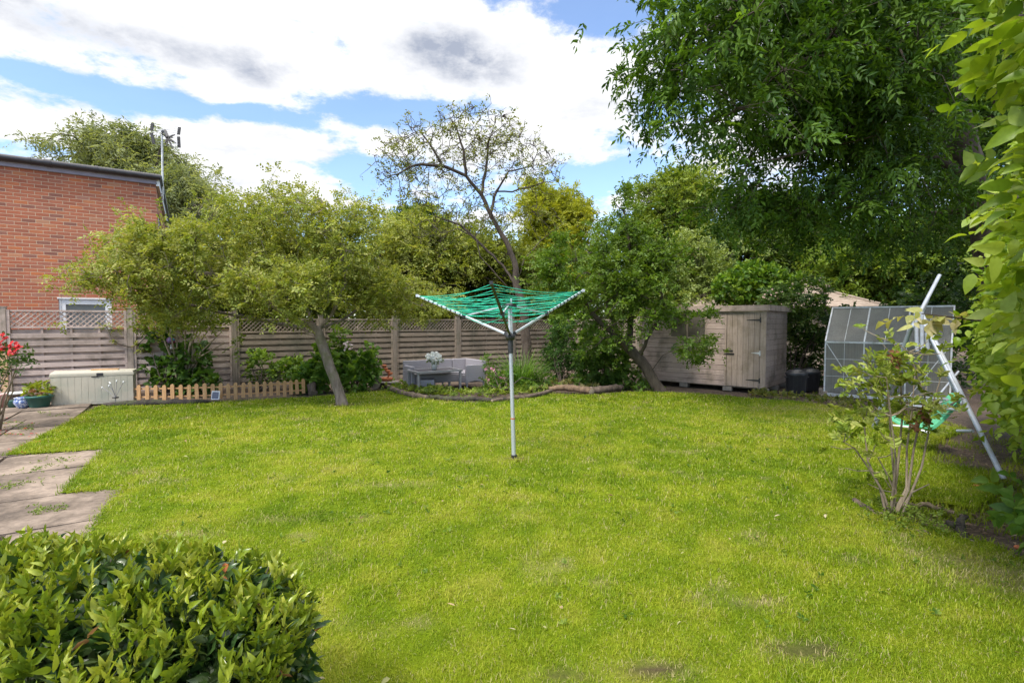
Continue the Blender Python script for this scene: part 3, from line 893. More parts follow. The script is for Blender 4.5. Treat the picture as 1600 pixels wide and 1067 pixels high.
# TV aerial on its mast
mx = at(254, 300, 12.7); mtop = at(253, 203, 12.7); mbot = at(255.5, 312, 12.7)
aer = thing("television_aerial", "tall television aerial with a grid reflector on a white mast at the house corner", "aerial", (mx.x, mx.y, mbot.z))
rel = lambda p: Vector(p) - Vector((mx.x, mx.y, mbot.z))
mb = MB(); mb.tube([(0, 0, 0), rel(mtop)], .022, 8); mb.build("mast", M["alu_white"], aer)
mb = MB()
for zz in (at(0, 303, 12.7).z, at(0, 290, 12.7).z): mb.bar(rel((mx.x - .28, mx.y, zz)), rel((mx.x + .03, mx.y, zz)), .03, .025)
mb.bar(rel((mx.x - .28, mx.y, at(0, 305, 12.7).z)), rel((mx.x - .28, mx.y, at(0, 286, 12.7).z)), .05, .03)
mb.build("bracket", M["alu_white"], aer)
mb = MB()
pL = [at(238.5, 193, 12.5), at(236.5, 206, 12.5), at(240.5, 225, 12.5)]; pR = [at(280.5, 199, 12.9), at(279, 212, 12.9), at(280, 231, 12.9)]
for pp_ in (pL, pR):
    for a, b in ((pp_[0], pp_[1] + Vector((0, 0, .02))), (pp_[1] - Vector((0, 0, .03)), pp_[2])):
        mb = MB(); mb.bar(rel(a), rel(b), .07, .02); mb.build("reflector_end", M["iron"], aer)
mb = MB()
for i in range(9):
    t = i / 8
    a = pL[0].lerp(pL[1], t * 2) if t < .5 else pL[1].lerp(pL[2], t * 2 - 1); b = pR[0].lerp(pR[1], t * 2) if t < .5 else pR[1].lerp(pR[2], t * 2 - 1)
    mb.tube([rel(a), rel(b)], .005, 4)
mb.build("reflector", M["alu"], aer)
mb = MB()
c0 = at(254, 206, 12.65); c1 = at(262, 215, 12.2)
mb.tube([rel(c0), rel(at(258, 205, 12.5)), rel(c1)], .035, 8)
for (px, py) in [(273, 211), (270, 215), (270, 233), (261, 228), (275, 224), (269, 222), (252, 209), (258, 224)]:
    mb.tube([rel(c1), rel(at(px, py, 12.1))], [.022, .013], 5)
mb.sphere(rel(c1), .05); mb.build("boom", M["iron"], aer)

# ================================================================== FENCES
PS = 1.93
def fence_panel_parts(root, s0, s1, zb, zl, zt, wood, latt=True, y0=0.0):
    """one panel between local x s0 and s1: slats to zl, trellis to zt"""
    mb = MB(); a, b = s0 + .055, s1 - .055
    for x in (a + .022, b - .022): mb.box2((x - .022, y0 - .045, zb), (x + .022, y0 + .045, zt))
    z = zb + .015; L = b - a - .09
    while z < zl - .11:
        dz = random.uniform(-.004, .004); th = .012; n = 6
        hgt = .09
        for (yy, zz, hh) in ((-.030, z + dz, hgt), (.028, z + .066 + dz, .10)):
            V = []; ph = random.uniform(-.004, .004)
            for k in range(n + 1):
                x = a + .045 + L * k / n
                w = ph * math.sin(k * 1.2) + (-.012 if yy < 0 else .0) * abs(math.sin(math.pi * 2 * k / n))
                for (yo, zo) in ((0, 0), (0, hh), (th, hh), (th, 0)): V.append((x, y0 + yy + w + yo, min(zz + zo, zl)))
            F_ = []
            for k in range(n):
                for q in range(4): F_.append((k * 4 + q, k * 4 + (q + 1) % 4, k * 4 + 4 + (q + 1) % 4, k * 4 + 4 + q))
            F_ += [(0, 3, 2, 1), (n * 4, n * 4 + 1, n * 4 + 2, n * 4 + 3)]
            mb.add(V, F_)
        z += .145
    for f in (.27, .51, .75):
        x = a + (b - a) * f; mb.box2((x - .02, y0 - .012, zb), (x + .02, y0 + .024, zl))
    mb.build("slat_panel", wood, root)
    if not latt: return
    mb = MB()
    mb.box2((a + .045, y0 - .028, zl), (b - .045, y0 + .022, zl + .035)); mb.box2((a + .045, y0 - .028, zt - .032), (b - .045, y0 + .022, zt))
    x0, x1, z0, z1 = a + .045, b - .045, zl + .036, zt - .033; hh = z1 - z0; p = .098
    k = x0 - hh
    while k < x1:
        for sgn in (1, -1):
            if sgn == 1: A = [k, z0]; B = [k + hh, z1]
            else: A = [k, z1]; B = [k + hh, z0]
            ta = max(0, (x0 - A[0]) / hh); tb = min(1, (x1 - A[0]) / hh)
            if tb - ta > .08:
                q = lambda t: (A[0] + (B[0] - A[0]) * t, y0 - .008 * sgn - .003, A[1] + (B[1] - A[1]) * t)
                mb.bar(q(ta), q(tb), .008, .022, up=(0, 1, 0)) if False else mb.bar(q(ta), q(tb), .008, .022)
        k += p
    mb.build("trellis", wood, root)
fence = thing("garden_fence", "long weathered wooden fence of woven slats topped with trellis across the back of the lawn", "fence", (P0[0], P0[1], 0), FA)
for i in range(8):
    hi = i < 2
    if i < 7:
        w = M["fence"] if i < 2 else M["fence_old"]
        fence_panel_parts(fence, i * PS, (i + 1) * PS, .06 if hi else -.02, 1.43 if hi else 1.29, 1.785 if hi else 1.63, w)
    mb = MB(); x = i * PS; mb.box2((x - .05, -.055, -.1), (x + .05, .055, 1.83 if hi or i == 2 else 1.70))
    mb.box2((x - .058, -.063, 1.831 if hi or i == 2 else 1.701), (x + .058, .063, 1.85 if hi or i == 2 else 1.72))
    mb.build("post", M["fence_post"] if i < 2 else M["post_old"], fence)
# the same fence goes on to the left, out of the picture
fence_panel_parts(fence, -PS, 0, .06, 1.43, 1.785, M["fence"])
mb = MB(); mb.box2((-PS - .05, -.055, -.1), (-PS + .05, .055, 1.83)); mb.build("post", M["fence_post"], fence)
lp = FW(-.02, .14)
mb = MB(); mb.box2((-.055, -.03, 0), (.035, .02, .95)); o = mb.build("timber_stake", M["pine_light"], None)
o.location = FW(.03, .12); o.rotation_euler = (0, 0, FA); tag(o, "pale orange timber stake standing against the fence post behind the red roses", "stake")

cor = FW(7 * PS); rang = math.atan2(13.9 - cor.y, 3.55 - cor.x); Lr = math.hypot(13.9 - cor.y, 3.55 - cor.x)
rfence = thing("side_fence", "short weathered slat fence running from the back corner to the shed", "fence", (cor.x, cor.y, 0), rang)
nr = 2
for i in range(nr):
    a, b = Lr / nr * i, Lr / nr * (i + 1)
    fence_panel_parts(rfence, a, b, -.02, 1.29, 1.63, M["fence_old"])
    mb = MB(); mb.box2((b - .05, -.055, -.1), (b + .05, .055, 1.7)); mb.build("post", M["post_old"], rfence)

# picket border fence
pa, pb = G(191, 628), G(474, 616)
mid = G(345, 624) + Vector((0, 0, 0))
pick = thing("picket_fence", "low new-wood picket border fence in front of the planted bed", "fence", (pa.x, pa.y, 0))
def pq(t):     # gentle curve
    return (pa * (1 - t) ** 2 + (mid * 2 - (pa + pb) / 2) * 2 * t * (1 - t) + pb * t * t) - pa
npk = 25
for i in range(npk):
    t = i / (npk - 1); p = pq(t); tn = (pq(min(t + .01, 1)) - pq(max(t - .01, 0))).normalized()
    ang = math.atan2(tn.y, tn.x); rot = Matrix.Rotation(ang, 3, "Z") @ Matrix.Rotation(random.gauss(0, .022), 3, "Y")
    hgt = .33 + random.uniform(-.012, .012); w = .034; zb = .02 if i % 7 else -.02
    V = []; prof = [(-w, zb), (w, zb), (w, hgt - .035), (w * .7, hgt - .012), (0, hgt), (-w * .7, hgt - .012), (-w, hgt - .035)]
    for y in (-.021, -.004):
        for (x, z) in prof: V.append(p + rot @ Vector((x, y, z)))
    m_ = len(prof)
    mb = MB(); mb.add(V, [tuple(range(m_)), tuple(reversed(range(m_, 2 * m_)))] + [(q, q + m_, (q + 1) % m_ + m_, (q + 1) % m_) for q in range(m_)])
    mb.build("picket", M["picket"], pick)
for z in (.09, .25):
    for seg in range(6):
        a, b = pq(seg / 6), pq((seg + 1) / 6)
        if z == .09 or True:
            mbx = MB() if seg == 0 else mbx
            mbx.bar(a + Vector((0, .006, z)), b + Vector((0, .006, z)), .018, .028)
    mbx.build("rail", M["picket"], pick)
sp = G(338, 626)
o = thing("solar_panel", "small square solar panel with a white rim leaning on the picket fence", "solar panel", (sp.x, sp.y - .02, .0))
mb = MB(); rr = Matrix.Rotation(R(-12), 3, "X"); mb.box((0, 0, .11), (.16, .012, .17), rr); mb.build("rim", M["white_pvc"], o, .003)
mb = MB(); mb.box((0, -.008, .112), (.125, .006, .13), rr); mb.build("solar_cell", M["solar"], o)
mb = MB(); mb.tube([(0, .01, 0), (0, .005, .05)], .008, 6); mb.build("stake", M["plastic_black"], o)

# storage box
sb0, sb1 = G(78, 635), G(208, 632)
ba = math.atan2(sb1.y - sb0.y, sb1.x - sb0.x)
ba = FA * .72
L = 1.28
box = thing("storage_box", "sage green ribbed plastic garden storage box against the fence", "storage box", sb0, ba); box.scale = (1, .42, 1.2)
mb = MB(); mb.box2((.02, .0, 0), (L - .02, .5, .46))
x = .08
while x < L - .1: mb.box2((x, -.006, .03), (x + .09, -.0005, .44)); x += .1
mb.build("body", M["storage"], box, .008)
mb = MB()
mb.add([(0, -.02, .44), (L, -.02, .44), (L, .53, .44), (0, .53, .44), (0, -.02, .485), (L, -.02, .485), (L, .53, .53), (0, .53, .53), (.03, .02, .515), (L - .03, .02, .515)],
       [(3, 2, 1, 0), (0, 1, 5, 4), (4, 5, 9, 8), (8, 9, 6, 7), (1, 2, 6, 9, 5), (0, 4, 8, 7, 3), (2, 3, 7, 6)])
mb.build("lid", M["storage"], box, .012)
mb = MB(); mb.box2((.70, -.035, .44), (.80, -.021, .49)); mb.box2((.62, -.03, .425), (.73, -.021, .44)); mb.build("latch", M["plastic_black"], box, .003)
mb = MB(); mb.box2((.58, .12, .51), (1.0, .2, .535)); o = mb.build("wood_offcut", M["picket"], None); o.location = sb0 + Vector((0, 0, .115)); o.rotation_euler = (0, 0, ba); tag(o, "short orange wood offcut lying on top of the storage box", "wood")

# flower-shaped solar stake light
q = G(181, 634)
fl = thing("stake_light", "metal stake light with thin silver branching stems in front of the storage box", "garden light", (q.x, q.y, 0))
mb = MB(); mb.tube([(0, 0, 0), (0, 0, .16)], .006, 6)
tips = [(-.24, .0, .34), (-.13, .02, .37), (-.06, -.03, .42), (.03, .0, .46), (.14, .02, .44), (-.1, .0, .43)]
for t in tips: mb.tube([(0, 0, .15), (t[0] * .45, t[1], .15 + (t[2] - .15) * .55), t], .005, 5)
mb.build("stem", M["metal_grey"], fl)
mb = MB(); mb.lathe([(.001, .14), (.05, .145), (.05, .165), (.001, .17)], 16); mb.build("solar_disc", M["plastic_black"], fl)
for t in tips:
    mb = MB(); mb.sphere(t, (.014, .014, .02), 8, 6); mb.build("bulb", M["white_pvc"], fl)

# pots at the left
def pot(name, label, cat, px, py, prof, mat, soil_r=None, soil_z=None):
    g = G(px, py); o = thing(name, label, cat, (g.x, g.y, .012))
    mb = MB(); mb.lathe(prof, 28); mb.build("pot", mat, o)
    if soil_r:
        mb = MB(); mb.lathe([(.001, soil_z + .01), (soil_r, soil_z)], 20); mb.build("compost", M["soil"], o)
    return o
pg = pot("planter", "wide dark green bowl planter of yellow-green leaves beside the storage box", "plant pot", 62, 637, [(.001, 0), (.12, 0), (.135, .02), (.175, .17), (.195, .175), (.2, .215), (.19, .22), (.175, .205), (.165, .18)], M["green_pot"], .165, .18)
pots_plants = [(pg, [(0, 0, .30, .17, .15, .12)], 26, [(.13, .2, .015), (.33, .38, .035)], .1)]
pv = pot("planter", "blue and white patterned round ceramic pot left of the wide green planter", "plant pot", 36, 638, [(.001, 0), (.07, 0), (.08, .015), (.125, .09), (.125, .13), (.105, .165), (.12, .185), (.11, .19), (.09, .16)], M["vase"], .1, .16)
ps_ = pot("planter", "small dark teal pot between the pink pot and the blue and white pot", "plant pot", 20, 637, [(.001, 0), (.055, 0), (.075, .11), (.08, .125), (.07, .125), (.06, .1)], M["green_pot"], .065, .1)
pp = pot("planter", "tall pink pot at the left edge of the paving", "plant pot", -6, 638, [(.001, 0), (.11, 0), (.13, .2), (.14, .22), (.14, .24), (.125, .24), (.115, .2)], M["pink_pot"], .12, .2)
g = G(14, 633); o = thing("shallow_dish", "round pale metal dish resting behind the small pots", "dish", (g.x, g.y + .12, 0))
mb = MB(); mb.lathe([(.001, .19), (.17, .195), (.2, .22), (.205, .215), (.175, .185), (.001, .18)], 28); mb.build("dish", M["alu_white"], o)
mb = MB(); mb.lathe([(.09, 0), (.07, .185)], 16); mb.build("foot", M["stone"], o)

# painted ball hanging in the shrub
q = at(267, 532, 10.75)
hb_ = thing("hanging_ball", "small painted glass ball hanging in the shrub behind the picket fence", "ornament", q)
mb = MB(); mb.sphere((0, 0, 0), .085, 20, 14); mb.build("ball", M["orb"], hb_)
mb = MB(); mb.tube([(0, 0, .08), (.01, 0, .3)], .003, 4); mb.build("cord", M["white_pvc"], hb_); mb = MB(); mb.tube([(0, 0, -.08), (0, 0, -.14)], .01, 6); mb.sphere((0, 0, -.16), .025, 8, 6); mb.build("pendant", M["white_pvc"], hb_)

# ================================================================== SEATING CORNER
SO = Vector((-1.147, 12.6, .0))
sofa = thing("corner_sofa", "grey rattan corner sofa behind the low table by the fence", "sofa", SO, FA)
# local x along fence (right), y back; the corner of the backs is the origin
def part(name, a, b, mat=M["rattan"], bev=.015, parent=sofa):
    mb = MB(); mb.box2(a, b); return mb.build(name, mat, parent, bev)
D_, BH, SH = .52, .64, .32
part("backrest", (-1.69, -.07, .16), (-.44, 0, BH)); part("backrest", (-.425, -.07, .16), (-.075, 0, BH)); part("backrest", (-.07, -.98, .16), (0, -.0, BH))
part("seat", (-1.60, -D_, .13), (-.44, -.075, SH)); part("seat", (-.425, -D_, .13), (-.075, -.075, SH)); part("seat", (-D_, -.9, .13), (-.075, -D_ - .005, SH))
part("armrest", (-1.69, -D_ - .03, .14), (-1.605, -.075, .54))
def arm_end():
    mb = MB(); n = 10; V = []
    for y in (-.98, -.905):
        for k in range(n + 1):
            x = -D_ + (D_ - .075) * k / n; zt = .54 + .012 * math.sin(math.pi * k / n); zb = .12 + .055 * math.sin(math.pi * k / n)
            V += [(x, y, zb), (x, y, zt)]
    m_ = 2 * (n + 1); F_ = []
    for k in range(n):
        a = 2 * k; F_ += [(a, a + 2, a + 3, a + 1), (m_ + a, m_ + a + 1, m_ + a + 3, m_ + a + 2), (a + 1, a + 3, m_ + a + 3, m_ + a + 1), (a, m_ + a, m_ + a + 2, a + 2)]
    F_ += [(0, 1, m_ + 1, m_), (2 * n, m_ + 2 * n, m_ + 2 * n + 1, 2 * n + 1)]
    mb.add(V, F_); mb.build("armrest", M["rattan"], sofa, .008)
arm_end()
part("cushion", (-1.6, -D_ + .01, SH + .001), (-.44, -.08, SH + .035), M["rattan"], .015); part("cushion", (-.42, -D_ + .01, SH + .001), (-.08, -.08, SH + .035), M["rattan"], .015)
part("cushion", (-D_ + .01, -.9, SH + .001), (-.08, -D_ - .0, SH + .034), M["rattan"], .015)
for (x, y) in [(-1.66, -.52), (-1.66, -.05), (-.05, -.95), (-.49, -.95), (-.05, -.05), (-.46, -.5), (-.9, -.5)]:
    mb = MB(); mb.tube([(x, y, 0), (x, y, .15)], [.016, .022], 8); mb.build("leg", M["rattan"], sofa)

tA, tB = G(653, 615), G(721, 609.5)
ta = math.atan2(tB.y - tA.y, tB.x - tA.x); TL = (tB - tA).length
tab = thing("coffee_table", "grey metal table with a dark glass top in front of the corner sofa", "table", tA, ta)
TW, TH = .62, .475
for (x, y) in [(.02, .02), (TL - .02, .02), (.02, TW - .02), (TL - .02, TW - .02)]:
    mb = MB(); mb.box2((x - .022, y - .022, 0), (x + .022, y + .022, TH - .045)); mb.build("leg", M["metal_grey"], tab, .003)
mb = MB(); e = .025
for a, b in (((-e, -e), (TL + e, .035)), ((-e, TW - .035), (TL + e, TW + e)), ((-e, .0355), (.035, TW - .0355)), ((TL - .035, .0355), (TL + e, TW - .0355))):
    mb.box2((a[0], a[1], TH - .045), (b[0], b[1], TH))
mb.build("frame", M["metal_grey"], tab, .003)
mb = MB(); mb.box2((.036, .036, TH - .02), (TL - .036, TW - .036, TH - .006)); mb.build("top", M["glass_dark"], tab)
q = G(676, 612)
st = thing("footstool", "small grey rattan footstool pushed under the table", "stool", (q.x - .12, q.y + .02, 0), R(4))
mb = MB(); mb.box2((-.155, 0, .11), (.155, .3, .265)); mb.build("seat", M["rattan"], st, .01)
for (x, y) in [(-.14, .015), (.14, .015), (-.14, .285), (.14, .285)]:
    mb = MB(); mb.box2((x - .014, y - .014, 0), (x + .014, y + .014, .11)); mb.build("leg", M["rattan"], st)
Rt = Matrix.Rotation(ta, 3, "Z")
q = tA + Rt @ Vector((TL * .5 - .02, TW * .45, TH))
fp = thing("flower_pot", "white pot of white flowers standing on the table", "plant pot", q)
mb = MB(); mb.lathe([(.001, 0), (.056, 0), (.076, .165), (.079, .18), (.07, .18), (.06, .14)], 22); mb.build("pot", M["white_pot"], fp)
mb = MB(); mb.lathe([(.001, .142), (.058, .14)], 16); mb.build("compost", M["soil"], fp)
P = in_ells([(0, 0, .23, .15, .12, .08)], 34, .3)
leaf_mesh("foliage", sprays(P, unit(P - np.array([0, 0, .12])), 1, .08, 4, .06, .03, [(.06, .12, .02), (.2, .28, .05)], "oval"), M["leaf"], fp)
blossom(fp, in_ells([(0, -.03, .26, .17, .12, .10)], 90, .5), 110, .042, [(.80, .80, .77), (.88, .89, .83)], "blossom", .02)

# terracotta cascade on its stone shelf
q = at(606, 597, 11.75); zsh = .115
sh = thing("stone_shelf", "rough stone slab raised on a stump under the terracotta bowls", "stone", (q.x, q.y, 0))
def rock(parent, name, c, r, mat, sd, flat=1.0):
    bm = bmesh.new(); bmesh.ops.create_icosphere(bm, subdivisions=3, radius=1)
    vs = np.array([v.co[:] for v in bm.verts]); d = .7 + .6 * fbm(vs + 9 * sd + 50, 1.6, sd, 3)
    for v, k in zip(bm.verts, d): v.co = Vector((v.co.x * r[0] * k + c[0], v.co.y * r[1] * k + c[1], v.co.z * r[2] * k + c[2]))
    me = bpy.data.meshes.new(name); bm.to_mesh(me); bm.free()
    for p in me.polygons: p.use_smooth = True
    return link(name, me, mat, parent)
rock(sh, "slab", (-.02, 0, .135), (.27, .2, .03), M["stone"], 3); rock(sh, "stump", (.03, .02, .06), (.15, .13, .1), M["log"], 5)
tcx = thing("terracotta_cascade", "stepped column of small orange terracotta bowls on the stone slab", "ornament", (q.x - .02, q.y, .165))
mb = MB(); mb.lathe([(.001, 0), (.11, .0), (.135, .03), (.135, .07), (.12, .075), (.1, .05), (.001, .045)], 22); mb.build("basin", M["terracotta"], tcx)
for (x, z, r) in [(.075, .135, .06), (.02, .19, .06), (-.035, .245, .055), (-.065, .315, .06)]:
    mb = MB(); mb.lathe([(.001, 0), (r * .6, .0), (r, .025), (r, .055), (r * .8, .062), (r * .6, .04), (.001, .035)], 18, (x, 0, z)); mb.build("bowl", M["terracotta"], tcx)
mb = MB(); mb.tube([(0, .04, .05), (.05, .04, .14), (.0, .04, .2), (-.04, .04, .26), (-.06, .02, .33)], .018, 7); mb.build("pipe", M["terracotta"], tcx)
def log(name, label, pts, rad, mat, sd, group=None, endmat=True, cat="log"):
    pts = [Vector(p) for p in pts]; o = thing(name, label, cat, (pts[0].x, pts[0].y, 0), 0, group)
    q = []; rr = []; m_ = 5
    rn = random.Random(sd)
    for a, b in zip(pts[:-1], pts[1:]):
        for k in range(m_): q.append(a.lerp(b, k / m_))
    q.append(pts[-1])
    b0 = Vector((pts[0].x, pts[0].y, 0))
    rads = rad if hasattr(rad, "__len__") else [rad, rad]
    q2 = [p - b0 + Vector((rn.gauss(0, .012), rn.gauss(0, .012), rn.gauss(0, .008))) for p in q]
    for i in range(len(q2)):
        t = i / (len(q2) - 1) * (len(rads) - 1); j = min(int(t), len(rads) - 2)
        rr.append((rads[j] * (1 - t + j) + rads[j + 1] * (t - j)) * rn.uniform(.85, 1.18))
    mb = MB(); mb.tube(q2, rr, 10, cap=False); mb.build("bark", mat, o)
    for (c, r0, s) in ((q2[0], rr[0], q2[0] - q2[1]), (q2[-1], rr[-1], q2[-1] - q2[-2])):
        d = s.normalized(); u = d.orthogonal().normalized(); w = d.cross(u); n = 10
        V = [c + (u * math.cos(6.2832 * k / n) + w * math.sin(6.2832 * k / n)) * r0 for k in range(n)] + [c + d * .006]
        mb = MB(); mb.add(V, [(k, (k + 1) % n, n) for k in range(n)]); mb.build("cut_end", M["cut_wood"], o)
    return o
q = G(585, 608); log("short_log", "short pale log end lying left of the stone slab", [(q.x - .02, q.y, .13), (q.x + .06, q.y + .3, .13)], .12, M["log"], 1)
q = G(512, 616); log("short_log", "stubby grey log standing at the end of the picket fence", [(pb.x + .17, pb.y + .05, 0), (pb.x + .17, pb.y + .07, .22)], .1, M["log"], 2)
gl = "logs edging the planted beds"
def GL(px, py, z): v = G(px, py); v.z = z; return v
log("edging_log", "dark mossy log lying along the foot of the picket fence", [GL(160, 636, .035), GL(230, 634, .06), GL(300, 632, .055), GL(345, 629, .02)], [.04, .06, .05, .02], M["log_dark"], 3, gl)
log("edging_log", "pale split log curving round the left end of the seating bed", [GL(604, 607, .06), GL(622, 616, .06), GL(645, 622, .06), GL(667, 625, .05)], [.05, .06, .058, .05], M["log"], 4, gl)
log("edging_log", "dark straight log edging the bed in front of the table", [GL(673, 623, .05), GL(700, 627, .05), GL(760, 628, .045), GL(790, 627, .04)], [.042, .05, .042, .036], M["log_dark"], 5, gl)
log("edging_log", "thin dark branch edging the bed right of the pole", [GL(768, 629, .04), GL(830, 623, .05), GL(862, 615, .05)], [.036, .042, .045], M["log"], 6, gl)
log("edging_log", "thick brown gnarled log edging the bed in front of the big bush", [GL(858, 612, .07), GL(890, 612, .1), GL(925, 618, .085)], [.05, .075, .07], M["log_brown"], 7, gl)
log("edging_log", "short thick grey log beside the leaning tree on the right", [GL(923, 617, .09), GL(955, 614, .09), GL(972, 611, .08)], [.085, .075, .06], M["log"], 8, gl)

# ================================================================== ROTARY AIRER
ab = G(803, 717)
AZ = ab.y
air = thing("rotary_airer", "silver rotary washing line with green cords standing in the lawn", "washing line", ab)
lean = Vector((-.055, 0, 0))
mb = MB(); mb.tube([(0, 0, -.02), lean * .24 + Vector((0, 0, .46))], .0245, 14); mb.tube([lean * .24 + Vector((0, 0, .46)), lean * .735 + Vector((0, 0, 1.33))], .0225, 14); mb.build("pole", M["alu"], air)
mb = MB(); mb.tube([(0, 0, -.01), (0, 0, .05)], .034, 14); mb.build("ground_socket", M["plastic_black"], air)
mb = MB(); mb.tube([lean * .24 + Vector((0, 0, .455)), lean * .24 + Vector((0, 0, .47))], .026, 14); mb.build("joint_ring", M["terracotta"], air)
hub = lean * .76 + Vector((0, 0, 1.395)); top = lean + Vector((0, 0, 1.81))
mb = MB(); mb.tube([lean * .66 + Vector((0, 0, 1.2)), lean * .74 + Vector((0, 0, 1.35))], .031, 14); mb.lathe([(.001, -.05), (.05, -.045), (.055, .0), (.045, .02), (.001, .025)], 16, hub)
mb.build("sleeve", M["plastic_black"], air)
mb = MB(); mb.tube([hub, hub.lerp(top, .8)], .019, 12); mb.tube([hub + Vector((.02, .0, 0)), top + Vector((.025, 0, 0))], .009, 8); mb.build("mast", M["alu"], air)
thub = hub.lerp(top, .8)
tips = [at(652, 462, AZ + .62) - ab, at(911.5, 454, AZ + .58) - ab, at(767.5, 442, AZ - 1.13) - ab]
mb = MB(); mb.lathe([(.001, -.03), (.045, -.025), (.05, .01), (.03, .03), (.001, .032)], 14, thub)
for t in tips:
    d = (t - hub); d.z = 0; d.normalize(); mb.bar(thub, thub + d * .09, .03, .03)
mb.build("top_hub", M["plastic_black"], air)
armm = [M["alu"], M["alu"], M["olive_arm"]]
for k, t in enumerate(tips):
    d = (t - hub); dn = d.normalized()
    mb = MB(); mb.bar(hub + dn * .05, t, .022, .026); a = mb.build("arm", armm[k], air, .004)
    if k == 2: a["label"] = "dark olive arm pointing towards the viewer"
    mb = MB(); mb.bar(hub + dn * .0, hub + dn * .075, .034, .04); mb.build("knuckle", M["plastic_black"], a)
    mb = MB(); mb.box(t, (.032, .032, .032)); mb.build("end_cap", M["plastic_black"] if k == 2 else M["alu"], a)
    mb = MB()
    for i in range(11):
        q = hub + d * (.46 + .5 * i / 10); mb.sphere(q, .0165, 8, 5)
    mb.build("line_holder", M["plastic_black"], a)
    jn = hub + d * .47
    mb = MB(); mb.bar(thub + Vector((d.x, d.y, 0)).normalized() * .07, jn, .014, .016); s_ = mb.build("strut", M["alu"], air)
    mb = MB(); mb.box(jn, (.045, .045, .045)); mb.build("bracket", M["plastic_black"], s_)
mb = MB(); rn = random.Random(4)
for i in range(13):
    f0 = .41 + .57 * i / 12
    for k in range(3):
        a = hub + (tips[k] - hub) * f0; b = hub + (tips[(k + 1) % 3] - hub) * (f0 + (.57 / 12 if k == 2 and i < 12 else 0))
        sag = rn.uniform(.008, .05) * (.4 + f0) + (.05 if i == 0 else 0)
        pts = [a.lerp(b, j / 8) - Vector((0, 0, sag * math.sin(math.pi * j / 8))) for j in range(9)]
        mb.tube(pts, .0034, 5)
mb.build("cord", M["line"], air)

# ================================================================== SHED
shed_o = Vector((5.48, 10.8, 0)); SA = math.atan2(-.667, .745)
shed = thing("garden_shed", "weathered timber garden shed with a plank door and two small windows", "shed", shed_o, SA)
SL, SDp, SB, ST = 2.9, 1.75, .10, 1.80
def shiplap(mb, p0, ux, L, z0, z1, nrm, skip=(), bh=.118):
    """lapped horizontal boards from p0 along ux; skip: (x0,x1,z0,z1)"""
    p0, ux, nrm = Vector(p0), Vector(ux), Vector(nrm); z = z0
    while z < z1 - .01:
        zt = min(z + bh, z1); segs = [(0, L)]
        for (a, b, c, d) in skip:
            if zt > c + .01 and z < d - .01:
                ns = []
                for (s, e) in segs:
                    if b <= s or a >= e: ns.append((s, e)); continue
                    if a > s: ns.append((s, a))
                    if b < e: ns.append((b, e))
                segs = ns
        for (s, e) in segs:
            V = [p0 + ux * x + nrm * o + Vector((0, 0, zz)) for x in (s, e) for (o, zz) in ((.0, z), (.020, z + .002), (.018, zt - .022), (.008, zt - .008), (.006, zt), (.0, zt))]
            F_ = [(q, q + 1, q + 7, q + 6) for q in range(5)] + [(0, 5, 4, 3, 2, 1), (6, 7, 8, 9, 10, 11)]
            mb.add(V, F_)
        z += bh
dx0, dx1 = -.80, -.10
win = [(-1.70, -1.29), (-2.12, -1.74)]; wz0, wz1s = 1.197, 1.717
mb = MB(); shiplap(mb, (-SL, 0, 0), (1, 0, 0), SL, SB, ST, (0, -1, 0), [(SL - .84, SL, SB - .1, ST + .1), (SL - 2.15, SL - 1.27, 1.162, 1.752)])
mb.build("wall", M["shed"], shed)
mb = MB(); shiplap(mb, (.0, 0, 0), (0, 1, 0), SDp, SB, ST, (1, 0, 0)); mb.build("wall", M["shed"], shed)
mb = MB(); mb.box2((-SL, .06, SB), (-.02, SDp, ST)); 
mb2 = MB(); mb2.box2((-SL, SDp - .02, SB), (-.02, SDp, ST)); mb2.box2((-SL, .02, SB), (-SL + .02, SDp - .021, ST)); mb2.box2((-SL + .021, .021, SB), (-.021, SDp - .021, SB + .02)); mb2.build("shell", M["shed"], shed)
mb = MB(); mb.box2((-.095, -.024, SB), (.024, -.002, ST)); mb.box2((-.84, -.022, SB), (-.805, -.002, ST)); mb.box2((-.804, -.022, 1.745), (-.096, -.002, ST)); mb.build("corner_trim", M["shed_v"], shed)
mb = MB(); nb = 6; wd = (dx1 - dx0 - .006) / nb
for i in range(nb): x = dx0 + .003 + wd * i; mb.box2((x + .002, -.018, SB + .01), (x + wd - .002, -.0, 1.74))
door = mb.build("door", M["shed_v"], shed, .003)
for z, L_, mt in ((1.59, .27, M["iron"]), (.27, .27, M["iron"]), (.87, .16, M["alu_white"])):
    mb = MB(); xr = dx1 - .01
    mb.add([(xr, -.024, z - .02), (xr, -.024, z + .02), (xr - L_, -.024, z + .008), (xr - L_, -.024, z - .008), (xr, -.019, z - .02), (xr, -.019, z + .02), (xr - L_, -.019, z + .008), (xr - L_, -.019, z - .008)],
           [(0, 1, 2, 3), (7, 6, 5, 4), (0, 4, 5, 1), (1, 5, 6, 2), (2, 6, 7, 3), (3, 7, 4, 0)])
    mb.box2((xr + .002, -.032, z - .055), (xr + .03, -.0245, z + .055)); mb.build("hinge", mt, door)
for z, L_ in ((.90, .17), (.83, .20)):
    mb = MB(); mb.box2((dx0 + .0, -.030, z - .018), (dx0 + L_ - .03, -.019, z + .018)); mb.tube([(dx0 - .05, -.036, z), (dx0 + L_ - .05, -.036, z)], .008, 8); mb.build("bolt", M["iron"], door)
